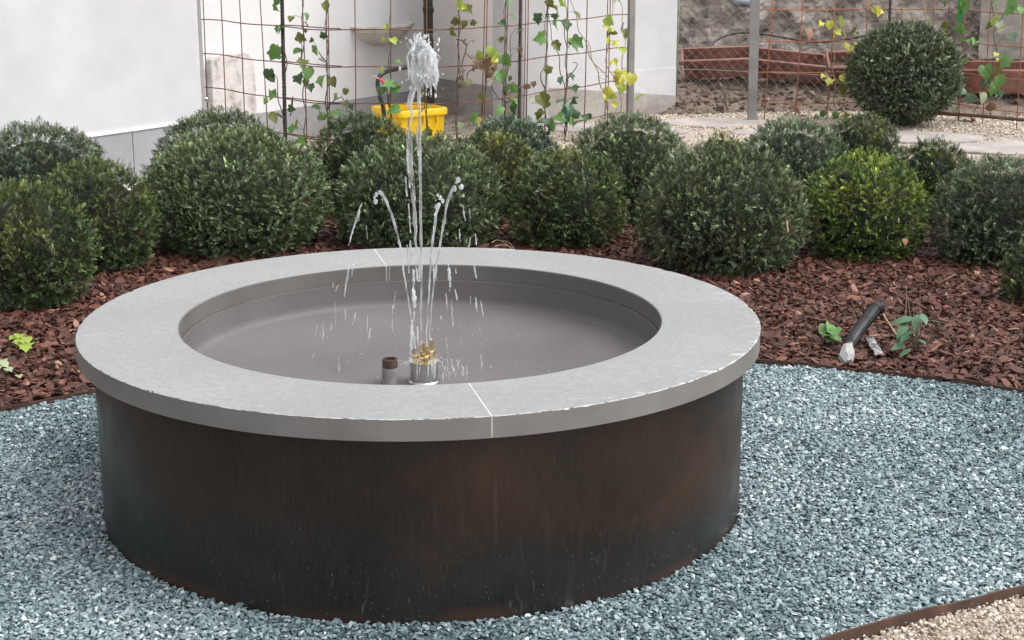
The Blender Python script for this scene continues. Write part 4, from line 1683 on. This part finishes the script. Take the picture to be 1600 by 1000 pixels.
V, Fc = loft([(-.02, zB), (0, zR - .05), (-.006, zR - .05), (-.04, zB + .01)], cB, ang, .42, .42, .03)
mb = MB()
mb.add(V, Fc)
smooth_by_angle(obj('body', mb, M_yellow, parent=yb), 40)
V, Fc = loft([(.001, zR - .055), (.02, zR - .05), (.022, zR - .012), (.014, zR), (-.012, zR), (-.014, zR - .05)], cB, ang, .42, .42, .03)
mb = MB()
mb.add(V, Fc[:-2])
smooth_by_angle(obj('rim', mb, M_yellow, parent=yb), 40)
for s_ in (-.12, 0, .12):
    mb = MB()
    x, y = s_, -.212
    mb.box((cB[0] + x * math.cos(ang) - y * math.sin(ang), cB[1] + x * math.sin(ang) + y * math.cos(ang), zR - .075), (.012, .03, .06), ang, .003)
    obj('rib', mb, M_yellow, parent=yb)

# bent black pipe with a red-and-white clip
P = densify([dp(602, 200, 12.45), dp(599, 170, 12.45), dp(593, 148, 12.45), dp(590, 132, 12.45), dp(592, 121, 12.47), dp(599, 114, 12.5), dp(610, 110, 12.6), dp(636, 105, 12.8), dp(660, 103, 13.1)], .02)
bp = thing('black_pipe', P[0], 'bent black pipe rising out of the yellow bin to the wall', 'pipe')
mb = MB()
mb.tube(P, .0175, 10)
obj('pipe', mb, M_black, parent=bp, smooth=True)
mb = MB()
mb.tube([dp(581, 119, 12.4), dp(590, 122, 12.4)], [.006, .008], 6)
cl_ = thing('peg', dp(590, 122, 12.4), 'small red and white peg clipped on the black pipe', 'peg')
obj('white_end', mb, M_tape, parent=cl_)
mb = MB()
mb.tube([dp(590, 122, 12.4), dp(601, 128, 12.4)], [.009, .011], 6)
obj('red_end', mb, mat('red_plastic', [(.3, (.6, .03, .05)), (.7, (.7, .05, .07))], rough=.4), parent=cl_)


# terracotta planters on the soil bank
def planter(pA, pB, D_A, D_B, label, depth=.21, hgt=.20, tilt=0.0, endmat=None):
    """pA, pB: pixels of the front rim's two ends"""
    A, B = dp(*pA, D_A), dp(*pB, D_B)
    e = B - A
    Lp = np.linalg.norm(e)
    e /= Lp
    back = np.array([-e[1], e[0], 0.0])
    back /= np.linalg.norm(back)
    back = back * math.cos(tilt) + np.array([0, 0, 1]) * math.sin(tilt)
    up = np.cross(e, back)
    t = thing('planter', tuple((A + B) / 2 - up * hgt + back * depth / 2), label, 'planter', 'terracotta planters along the soil bank')

    def pt(u, v, z):
        return A + e * u + back * v + up * z

    def ringp(ins, z, r=.02):
        o = []
        for (u0, v0) in ((ins, ins), (Lp - ins, ins), (Lp - ins, depth - ins), (ins, depth - ins)):
            o.append(pt(u0, v0, z))
        return o
    mb = MB()
    V = ringp(.03, -hgt) + ringp(.006, -.035) + ringp(.012, -.035) + ringp(.036, -hgt + .012)
    mb.add(V, [(0, 3, 2, 1)] + [(i + 4 * l, (i + 1) % 4 + 4 * l, (i + 1) % 4 + 4 * l + 4, i + 4 * l + 4) for l in range(3) for i in range(4)] + [(12, 13, 14, 15)])
    obj('box', mb, M_terra, parent=t)
    mb = MB()
    V = ringp(-.004, -.042) + ringp(-.012, -.006) + ringp(-.008, 0) + ringp(.012, 0) + ringp(.014, -.042)
    mb.add(V, [(i + 4 * l, (i + 1) % 4 + 4 * l, (i + 1) % 4 + 4 * l + 4, i + 4 * l + 4) for l in range(4) for i in range(4)])
    obj('rim', mb, M_terra, parent=t)
    mb = MB()
    n = max(4, int(Lp / .05))
    for i in range(n):                             # small moulded arcs along the front
        u = Lp * (i + .5) / n
        P = [pt(u + .014 * math.cos(a), .015 + .0, -hgt * .55 + .012 * math.sin(a)) for a in np.linspace(.3, math.pi - .3, 6)]
        mb.tube(P, .0035, 5)
    tag(obj('moulded_relief', mb, M_terra, parent=t), kind='stuff')
    mb = MB()
    V = ringp(.02, -hgt * .5)
    mb.add(V, [(0, 1, 2, 3)])
    obj('soil_fill', mb, M_soil, parent=t)
    return t


planter((1066, 95), (1176, 91), 14.0, 13.92, 'leftmost terracotta planter, tilted at the corner of the white wall', tilt=.44)
planter((1178, 92), (1292, 104), 13.98, 13.9, 'middle terracotta planter behind the grey steel post', tilt=.42)
planter((1296, 105), (1420, 103), 13.85, 13.8, 'third terracotta planter, its end showing left of the solitary ball', tilt=.6)
planter((1450, 108), (1640, 110), 13.45, 13.3, 'rightmost terracotta planter half hidden by ivy', hgt=.22, tilt=.25)

# hoses and pipes at the back right
P = densify([dp(1105, 78, 14.2), dp(1120, 62, 14.3), dp(1145, 53, 14.35), dp(1170, 51, 14.35), dp(1205, 55, 14.35), dp(1250, 63, 14.35), dp(1290, 65, 14.3), dp(1340, 58, 14.3), dp(1400, 45, 14.3)], .05)
mb = MB()
mb.tube(P, .011, 8)
tag(obj('garden_hose', mb, M_black, smooth=True, origin=P[0]), 'black hose arching over the planters in front of the rubble wall', 'hose')
mb = MB()
mb.tube([dp(1140, -6, 14.6), dp(1150, 4, 14.5), dp(1178, 5, 14.5)], .04, 12)
tag(obj('wall_pipe', mb, M_bluepipe, smooth=True, origin=dp(1150, 4, 14.5)), 'thick blue-grey pipe on the rubble wall at the top edge', 'pipe')
mb = MB()
mb.tube([dp(1465, 177, 12.25), dp(1530, 181, 12.1), dp(1620, 189, 11.8)], .014, 8)
tag(obj('rusty_pipe', mb, M_edge, smooth=True, origin=dp(1465, 177, 12.25)), 'rusty brown pipe lying along the path edge at the right', 'pipe')
mb = MB()
mb.box(dp(1502, -2, 12.9) + np.array([0, 0, .1]), (.045, .02, .55), 0, .006)
tag(obj('garden_stake', mb, M_greenp, origin=dp(1502, 0, 12.9)), 'bright green plastic stake among the ivy at the upper right', 'stake')
mb = MB()
mb.tube([dp(1440, -10, 13.2), dp(1450, 48, 13.2)], .006, 6)
tag(obj('bamboo_cane', mb, M_tan, origin=dp(1450, 48, 13.2)), 'thin pale cane behind the solitary ball', 'cane')

# ================================================================== IVY
def leaf_mesh(name, outline, m, fold=.25, droop=.2):
    mb = MB()
    n = len(outline)
    V = [(0, -.15, .03)]
    for (x, y) in outline:
        V.append((x, y, fold * abs(x) * .6 - droop * (y + .2) ** 2 * .5))
    mid = [(0, y_, .05 - droop * (y_ + .2) ** 2 * .5) for y_ in ()]
    V += [(x * .5, -.15 + (y + .15) * .5, fold * abs(x * .5) * .35 + .02) for x, y in outline]
    Fc = [(0, n + 1 + i, n + 1 + (i + 1) % n) for i in range(n)] + [(n + 1 + i, 1 + i, 1 + (i + 1) % n, n + 1 + (i + 1) % n) for i in range(n)]
    mb.add(V, Fc)
    me = bpy.data.meshes.new(name)
    me.from_pydata(mb.v, [], mb.f)
    me.materials.append(m)
    me.polygons.foreach_set('use_smooth', [True] * len(me.polygons))
    me.update()
    return me


IVY = [(0, .5), (.10, .42), (.24, .50), (.40, .44), (.44, .26), (.36, .10), (.46, -.02), (.44, -.18), (.26, -.24), (.14, -.40), (0, -.62),
       (-.14, -.40), (-.26, -.24), (-.44, -.18), (-.46, -.02), (-.36, .10), (-.44, .26), (-.40, .44), (-.24, .50), (-.10, .42)]
HEART = [(0, .36), (.12, .46), (.3, .46), (.44, .3), (.45, .08), (.36, -.16), (.2, -.38), (0, -.6), (-.2, -.38), (-.36, -.16), (-.45, .08), (-.44, .3), (-.3, .46), (-.12, .46)]
LONG = [(0, .5), (.14, .38), (.24, .15), (.22, -.15), (.12, -.42), (0, -.62), (-.12, -.42), (-.22, -.15), (-.24, .15), (-.14, .38)]
LM = {}
for k, m in LEAF.items():
    LM[k] = [leaf_mesh('leaf', IVY, m, .5, .5), leaf_mesh('leaf', HEART, m, .7, .7), leaf_mesh('leaf', IVY, m, .9, 1.0)]


def leaf_matrix(P, size, q, tilt=.55, roll=.6):
    """upright leaf facing the garden, tip hanging down, randomly turned"""
    M = Matrix.Translation(Vector(P)) @ Matrix.Rotation(q.normal(0, roll), 4, 'Y') @ Matrix.Rotation(q.normal(0, .85), 4, 'Z') @ Matrix.Rotation(math.pi / 2 - .25 + q.normal(0, tilt), 4, 'X')
    return M @ Matrix.Diagonal((size, size, size, 1))


YELLOW = {'y': 'yellow leaf', 'n': 'withered brown leaf', 'l': 'yellow-green leaf'}


def ivy(plan, stems, leaves, label, seed, dd=.03, scale=1.0, m=M_vine):
    """stems: lists of photo points; leaves: (x, y, width in photo px, tone)"""
    q = np.random.default_rng(seed)
    b = plan_hit(*stems[0][0], plan)
    t = thing('ivy_vine', (b[0], b[1] - dd, max(-.05, b[2] - .02)), label, 'climbing plant', 'ivy vines on the wire trellises')
    allp = []
    for st in stems:
        P = densify([plan_hit(x, y, plan) - np.array([0, dd * (.6 + .4 * math.sin(i)), 0]) for i, (x, y) in enumerate(st)], .04)
        P = [p + np.array([.010 * math.sin(1.1 * i + seed), .008 * math.cos(1.3 * i), q.normal(0, .003)]) for i, p in enumerate(P)]
        allp += P
        mb = MB()
        mb.tube(P, [.0052 * (1 - .55 * i / len(P)) for i in range(len(P))], 6)
        obj('stem', mb, m, parent=t, smooth=True)
    allp = np.array(allp)
    pm = MB()
    extra = [(x + q.normal(0, 7), y + q.normal(0, 7), s_ * (.6 + .25 * q.random()), k) for (x, y, s_, k) in leaves if q.random() < (.9 if k in 'yn' else .4)]
    for (x, y, s_, k) in list(leaves) + extra:
        P = plan_hit(x, y, plan) - np.array([0, dd + .02 + .03 * q.random(), 0])
        size = s_ * (P[1] - CAM[1]) / F * (1.0 + .38 * q.random()) * scale
        o = place('leaf', LM[k][q.integers(0, 3)], t, leaf_matrix(P, size, q))
        if k in YELLOW:
            o['label'] = YELLOW[k]
        j = np.argmin(((allp - P) ** 2).sum(1) + .3 * np.maximum(0, allp[:, 2] - P[2]) ** 2)
        s0 = P + np.array([0, 0.004, size * .3])
        mid = (allp[j] + s0) / 2 + np.array([0, -.012, .012])
        pm.tube([allp[j], mid, s0], .0016, 4)
    tag(obj('leaf_stalks', pm, m, parent=t), kind='stuff')
    return t


ivy(LTs, [[(446, 215), (444, 150), (447, 90), (442, 40), (440, -10)], [(446, 190), (436, 150), (431, 118)], [(452, 180), (460, 150), (455, 165)]],
    [(433, 10, 15, 'g'), (441, 45, 15, 'g'), (430, 81, 19, 'g'), (423, 115, 16, 'd'), (425, 146, 16, 'g'), (415, 156, 10, 'g'), (456, 168, 12, 'd'), (427, 182, 16, 'o'), (441, 178, 13, 'd')],
    'ivy climbing the left rebar stake beside the white stone block', 1)
ivy(LTs, [[(478, 225), (476, 160), (474, 100), (474, 40), (472, -10)], [(476, 120), (470, 70), (462, 60)]],
    [(479, 25, 10, 'g'), (456, 28, 10, 'o'), (471, 58, 16, 'o'), (466, 80, 15, 'g'), (474, 96, 16, 'o'), (481, 112, 18, 'g'), (468, 121, 16, 'd'), (479, 128, 16, 'o'), (486, 135, 13, 'd'), (466, 194, 16, 'o'), (471, 218, 17, 'g'), (457, 201, 16, 'g'), (480, 38, 9, 'o')],
    'ivy on the second wire right of the left rebar stake, thick with mixed leaves', 2)
ivy(LTs, [[(513, 225), (511, 160), (512, 100), (510, 40), (510, -10)], [(512, 170), (534, 150), (540, 175)], [(512, 100), (500, 80)]],
    [(509, 9, 12, 'o'), (507, 54, 11, 'd'), (494, 78, 15, 'g'), (503, 94, 10, 'd'), (504, 124, 19, 'g'), (521, 126, 14, 'o'), (524, 149, 11, 'g'), (541, 141, 10, 'o'), (494, 165, 14, 'g'), (503, 180, 14, 'g'), (526, 176, 18, 'g'), (543, 160, 13, 'o'), (547, 176, 12, 'd')],
    'ivy vine left of the stone sink with large fresh leaves low down', 3)
ivy(LTs, [[(611, 215), (610, 150), (609, 90), (610, 40), (609, 20)], [(611, 170), (603, 140), (596, 128)]],
    [(604, 41, 10, 'l'), (615, 62, 15, 'l'), (621, 95, 12, 'g'), (596, 107, 10, 'l'), (610, 130, 19, 'g'), (623, 133, 10, 'o'), (592, 141, 18, 'g'), (616, 171, 19, 'g')],
    'ivy vine in front of the stone sink and bent black pipe', 4)
ivy(LTs, [[(666, 220), (666, 180), (664, 140)]], [(663, 144, 10, 'o'), (669, 163, 10, 'g'), (669, 205, 13, 'o'), (661, 170, 8, 'g')], 'sparse little ivy shoot in front of the yellow bin', 5)
ivy(LTs, [[(713, 225), (714, 150), (717, 80), (717, -10)], [(714, 60), (727, 70), (724, 100), (714, 125)]],
    [(719, 6, 13, 'l'), (729, 15, 18, 'o'), (712, 33, 11, 'o'), (709, 48, 13, 'o'), (724, 37, 10, 'o'), (726, 64, 8, 'n'), (731, 128, 13, 'o'), (722, 120, 11, 'n'), (720, 12, 10, 'y'), (741, 183, 17, 'g'), (745, 186, 11, 'y'), (719, 195, 9, 'p')],
    'ivy vine right of the dark post with a few browned leaves', 6)
ivy(LTs, [[(756, 200), (757, 150), (760, 110), (764, 90)], [(760, 110), (745, 95), (728, 82)], [(760, 100), (735, 110), (728, 122)]],
    [(767, 80, 16, 'l'), (773, 86, 13, 'l'), (750, 84, 12, 'l'), (759, 99, 17, 'n'), (746, 96, 13, 'n'), (771, 101, 14, 'n'), (763, 114, 13, 'n'), (773, 126, 11, 'o'), (752, 149, 10, 'o'), (766, 92, 13, 'y'), (754, 106, 11, 'n'), (741, 103, 9, 'n')],
    'ball of withered brown and lime leaves in the middle of the trellis', 7)
ivy(LTs, [[(790, 215), (788, 150), (791, 90), (789, 40), (790, -10)], [(790, 160), (778, 150), (768, 130)], [(789, 150), (797, 80), (800, 50)]],
    [(793, 4, 11, 'g'), (801, 25, 9, 'g'), (784, 36, 12, 'd'), (782, 61, 12, 'o'), (792, 93, 17, 'g'), (781, 117, 16, 'g'), (803, 136, 14, 'g'), (791, 138, 13, 'd'), (801, 156, 13, 'g'), (780, 171, 17, 'g'), (803, 168, 13, 'd'), (795, 121, 9, 'd'), (812, 48, 12, 'g'), (814, 80, 14, 'n'), (823, 134, 11, 'n')],
    'ivy vine just left of the second rebar stake, small leaves', 8)
ivy(LTs, [[(852, 220), (850, 150), (853, 100), (853, 40), (856, -10)], [(852, 140), (845, 115), (850, 100)]],
    [(840, 28, 14, 'd'), (843, 58, 20, 'g'), (855, 108, 15, 'o'), (847, 154, 19, 'o'), (843, 178, 16, 'o'), (847, 189, 13, 'd'), (854, 163, 10, 'd'), (835, 160, 10, 'p'), (860, 195, 15, 'd')],
    'ivy vine right of the second rebar stake with olive leaves at its foot', 9)
ivy(LTs, [[(884, 225), (882, 150), (872, 90), (860, 50), (855, 20)], [(883, 210), (885, 120), (883, 60), (884, -10)], [(885, 130), (900, 100), (896, 96)]],
    [(880, 3, 17, 'l'), (863, 11, 17, 'o'), (900, 23, 12, 'o'), (869, 34, 17, 'g'), (882, 38, 16, 'd'), (868, 70, 14, 'o'), (894, 69, 22, 'g'), (875, 124, 12, 'b'), (891, 118, 13, 'd'), (894, 137, 18, 'd'), (877, 157, 18, 'b'), (895, 157, 15, 'd'),
     (885, 172, 18, 'b'), (871, 182, 20, 'g'), (901, 190, 18, 'd'), (860, 195, 15, 'g'), (889, 187, 17, 'g'), (912, 182, 13, 'd'), (866, 24, 12, 'd'), (876, 185, 14, 'b'), (897, 178, 13, 'd')],
    'dense dark ivy vine, the leafiest, halfway between rebar stake and grey post', 10)
ivy(LTs, [[(950, 170), (935, 120), (915, 70), (903, 40), (890, -10)], [(952, 120), (930, 100), (915, 60)], [(969, 185), (967, 140), (948, 100), (951, 50), (960, -10)], [(968, 140), (975, 60), (968, 0)]],
    [(950, 38, 16, 'l'), (971, 43, 16, 'o'), (959, 50, 11, 'o'), (960, 67, 11, 'y'), (970, 77, 16, 'l'), (959, 96, 12, 'y'), (970, 118, 19, 'y'), (984, 122, 18, 'y'), (967, 128, 15, 'y'), (952, 141, 16, 'y'), (999, 150, 18, 'l'), (959, 162, 10, 'y'), (970, 137, 13, 'l'), (979, 114, 12, 'y'), (963, 113, 12, 'y'), (960, 2, 10, 'p'), (957, 148, 12, 'l'), (976, 108, 11, 'l'), (945, 41, 11, 'y')],
    'yellowing ivy at the grey post ending the left trellis', 11, m=M_tan)
ivy(RTs, [[(1305, 190), (1303, 150), (1301, 80), (1304, 40), (1304, -10)], [(1303, 60), (1330, 25), (1370, -5)], [(1303, 45), (1290, 15), (1283, -10)]],
    [(1293, 38, 14, 'y'), (1309, 33, 14, 'l'), (1299, 53, 13, 'y'), (1285, 118, 14, 'y'), (1315, 121, 14, 'y'), (1287, 161, 18, 'o'), (1302, 179, 15, 'g'), (1276, 168, 11, 'p'), (1314, 140, 15, 'o'), (1368, 16, 15, 'y'), (1326, 74, 16, 'y'), (1337, 69, 14, 'y'), (1330, 46, 10, 'o'), (1310, 180, 9, 'y'), (1320, 178, 9, 'l'), (1283, 176, 12, 'g'), (1318, 70, 9, 'y')],
    'pale yellow ivy on the orange trellis left of the solitary ball', 12, m=M_tan)
ivy(RTs, [[(1495, 185), (1500, 130), (1505, 90), (1503, 40), (1504, -10)], [(1500, 110), (1482, 30), (1478, -10)]],
    [(1506, 10, 20, 'g'), (1497, 44, 16, 'g'), (1505, 64, 16, 'g'), (1519, 64, 15, 'g'), (1471, 38, 11, 'o'), (1465, 60, 13, 'd'), (1495, 88, 14, 'g'), (1500, 144, 15, 'b'), (1511, 153, 17, 'b'), (1491, 120, 12, 'd'), (1470, 5, 11, 'd'), (1508, 120, 9, 'd'), (1490, 172, 11, 'p')],
    'green ivy climbing around the bright green stake', 13)
ivy(RTs, [[(1545, 180), (1550, 120), (1553, 70), (1555, 40), (1575, 10)], [(1550, 115), (1530, 150), (1520, 175)], [(1555, 40), (1548, 0)]],
    [(1550, 5, 18, 'g'), (1580, 5, 21, 'g'), (1549, 32, 13, 'l'), (1557, 38, 14, 'p'), (1540, 39, 14, 'o'), (1577, 56, 18, 'b'), (1552, 84, 9, 'y'), (1565, 95, 22, 'g'), (1537, 111, 20, 'g'), (1557, 126, 18, 'g'), (1547, 140, 16, 'g'), (1530, 151, 16, 'p'), (1545, 165, 16, 'n'), (1592, 15, 14, 'g'), (1556, 108, 13, 'o'), (1533, 130, 11, 'd'), (1560, 145, 11, 'b')],
    'rightmost ivy vine with broad green leaves in front of the cement patch', 14)

# ================================================================== SMALL THINGS IN THE MULCH
# corrugated conduit with taped end
P = densify([gp(1375, 480, .115), gp(1367, 483, .112), gp(1352, 502, .085), gp(1338, 521, .066), gp(1327, 539, .05), gp(1324, 545, .045)], .0035)
hz = thing('corrugated_hose', gp(1345, 520, 0), 'black corrugated conduit sticking out of the mulch with a white taped end', 'hose')
mb = MB()
mb.tube(P, [.0275 - .008 * i / len(P) + (.0026 if i % 3 == 0 else 0) for i in range(len(P))], 12)
obj('conduit', mb, M_black, parent=hz, smooth=False)
e0 = P[-1]
mb = MB()
tp = [e0 + np.array([.004, .008, .006]), e0, e0 + np.array([-.006, -.02, -.008]), e0 + np.array([-.012, -.045, -.018]), e0 + np.array([-.012, -.07, -.026]), e0 + np.array([-.010, -.078, -.030])]
mb.tube(tp, [.0225, .023, .027, .030, .026, .016], 9)
vv = np.array(mb.v)
vv += (fbm(vv * 45, 77, 2)[:, None] - .5) * np.array([.034, .016, .022])
mb.v = [tuple(p) for p in vv]
obj('taped_end', mb, M_tape, parent=hz)
mb = MB()
mb.tube([gp(1375, 481, .1), gp(1385, 500, .06), gp(1402, 525, .01)], .004, 6)
obj('pull_cord', mb, M_tan, parent=hz)
# crumpled clear wrapper
mb = MB()
wq = np.random.default_rng(8)
ga, gb = gp(1358, 533, .02), gp(1374, 559, .01)
V = []
for i in range(7):
    for j in range(4):
        p = ga + (gb - ga) * i / 6 + np.array([(j - 1.5) * .012, 0, .012 * wq.random() + .01])
        V.append(p)
mb.add(V, [(i * 4 + j, i * 4 + j + 1, i * 4 + j + 5, i * 4 + j + 4) for i in range(6) for j in range(3)])
tag(obj('plastic_wrapper', mb, mat('clear_grey_plastic', [(.35, (.07, .05, .05)), (.65, (.4, .39, .41))], scale=60, rough=.18), origin=ga), 'crumpled shiny clear wrapper lying in the mulch beside the conduit', 'wrapper')


def seedling(c, leaves, label, m='g', seed=0, form=1, cat='seedling', name='seedling'):
    q = np.random.default_rng(seed)
    t = thing(name, c, label, cat)
    meshes = [leaf_mesh('leaf', LONG if form == 2 else IVY, LEAF[m], .2, .3), leaf_mesh('leaf', LONG if form == 2 else HEART, LEAF[m], .3, .5)]
    mb = MB()
    for (px, py, s_, z) in leaves:
        P = gp(px, py, z)
        size = s_ * np.linalg.norm(P - CAM) / F
        d = P - np.array(c)
        yaw = math.atan2(d[1], d[0]) + math.pi / 2
        M = Matrix.Translation(Vector(P)) @ Matrix.Rotation(yaw + q.normal(0, .3), 4, 'Z') @ Matrix.Rotation(-.3 + q.normal(0, .25), 4, 'X').inverted() @ Matrix.Rotation(q.normal(0, .2), 4, 'Y') @ Matrix.Diagonal((size, size, size, 1))
        place('leaf', meshes[q.integers(0, 2)], t, M)
        mb.tube([np.array(c) + q.normal(0, .004, 3), np.array(c) * .5 + P * .5 + np.array([0, 0, .015]), P], .0018, 5)
    tag(obj('stalks', mb, M_vine, parent=t), kind='stuff')
    return t


seedling(gp(36, 540, .0), [(22, 527, 18, .045), (30, 524, 19, .05), (42, 530, 18, .05), (33, 537, 21, .04), (40, 543, 20, .035), (54, 530, 16, .04), (27, 533, 15, .04), (36, 532, 14, .055), (48, 537, 13, .04)],
         'pale green crinkled seedling in the mulch left of the stone rim', 'l', 1)
seedling(gp(6, 585, .0), [(4, 566, 17, .05), (14, 577, 15, .04), (30, 587, 13, .03), (-6, 575, 18, .05), (8, 569, 13, .05)], 'low pale seedling at the left edge above the slate gravel', 'p', 2)
seedling(gp(1298, 534, .0), [(1288, 514, 20, .06), (1297, 511, 20, .07), (1306, 517, 20, .06), (1291, 523, 18, .045), (1303, 526, 18, .045), (1309, 529, 16, .03), (1297, 531, 17, .03), (1285, 519, 15, .05), (1300, 519, 17, .065)],
         'fresh green seedling just left of the corrugated conduit', 'g', 3)
hb = seedling(gp(1432, 552, .0), [(1412, 500, 34, .14), (1432, 502, 30, .14), (1411, 514, 30, .11), (1418, 524, 32, .09), (1444, 497, 24, .16), (1462, 502, 34, .13), (1474, 505, 26, .12), (1404, 540, 26, .05), (1415, 550, 24, .03), (1440, 533, 22, .06), (1408, 527, 18, .07), (1425, 521, 20, .1)],
              'young plant with blue-green pointed leaves and bare twigs in the mulch', 'b', 4, form=2, cat='plant', name='young_plant')
mb = MB()
tq = np.random.default_rng(3)
for (x0, y0, x1, y1) in ((1432, 552, 1433, 490), (1432, 552, 1426, 470), (1433, 552, 1438, 448), (1430, 550, 1415, 448), (1434, 552, 1441, 500), (1430, 552, 1429, 500), (1414, 500, 1416, 446), (1437, 540, 1440, 478)):
    z1 = .0 + (y0 - y1) * .0024
    mb.tube([gp(x0, y0, 0), gp((x0 + x1) / 2 + 1, (y0 + y1) / 2, z1 * .5), gp(x1, y1 + 30 * 0, z1)], [.0028, .0022, .0012], 5)
obj('twigs', mb, M_twig, parent=hb)

# dry grass blades behind the far rim
mb = MB()
for pts in (((800, 392), (790, 380), (778, 375), (768, 379)), ((802, 392), (794, 384), (780, 383), (774, 385)), ((806, 393), (796, 379), (786, 376))):
    mb.tube(densify([gp(x, y, .02 + .015 * i) for i, (x, y) in enumerate(pts)], .02), .0022, 5)
tag(obj('dry_grass_blades', mb, M_tan, origin=gp(800, 392, 0)), 'few dry curling grass blades just behind the far stone rim', 'dry grass')
# stick in the largest right ball and beige stick by the right mulch
mb = MB()
mb.tube([dp(1229, 345, 7.35), dp(1231, 362, 7.33)], .005, 6)
tag(obj('stick', mb, M_tan, origin=dp(1229, 345, 7.35)), 'short pale stick caught in the right side of the largest right ball', 'stick')
mb = MB()
mb.tube([gp(1466, 443, .02), gp(1478, 437, .05), gp(1494, 428, .08)], [.006, .005, .004], 6)
tag(obj('stick', mb, M_tan, origin=gp(1466, 443, 0)), 'beige stick lying at the foot of the right grey-green ball', 'stick')


def dry_leaf(P, size, rx, ry, rz, label, k=0):
    me = leaf_mesh('dry_leaf', (HEART, LONG)[k], M_deadleaf, .5, .7)
    o = bpy.data.objects.new('dry_leaf', me)
    COL.objects.link(o)
    o.matrix_world = Matrix.Translation(Vector(P)) @ Matrix.Rotation(rz, 4, 'Z') @ Matrix.Rotation(rx, 4, 'X') @ Matrix.Rotation(ry, 4, 'Y') @ Matrix.Diagonal((size, size, size, 1))
    tag(o, label, 'dry leaf', 'fallen dry leaves')


dry_leaf(dp(1414, 378, 7.55), .036, 1.3, .2, .2, 'pinkish dry leaf stuck on the front of the bright yellow-green ball')
dry_leaf(gp(1262, 182, .06), .14, .2, .3, .6, 'curled brown leaf on the path right of the grey steel post', 1)
dry_leaf(gp(1243, 172, .06), .10, .9, .2, 1.6, 'dark brown folded leaf standing near the foot of the orange trellis')
dry_leaf(gp(1513, 184, .05), .15, .5, -.3, 2.2, 'tan dry leaf against the rusty pipe at the right')
dry_leaf(dp(1263, 52, 14.2), .12, 1.2, .3, .4, 'reddish dry leaf hanging on the hose before the rubble wall')
dry_leaf(gp(1125, 131, .22), .08, .3, .3, .2, 'small pale leaf on the soil below the leftmost planter', 1)
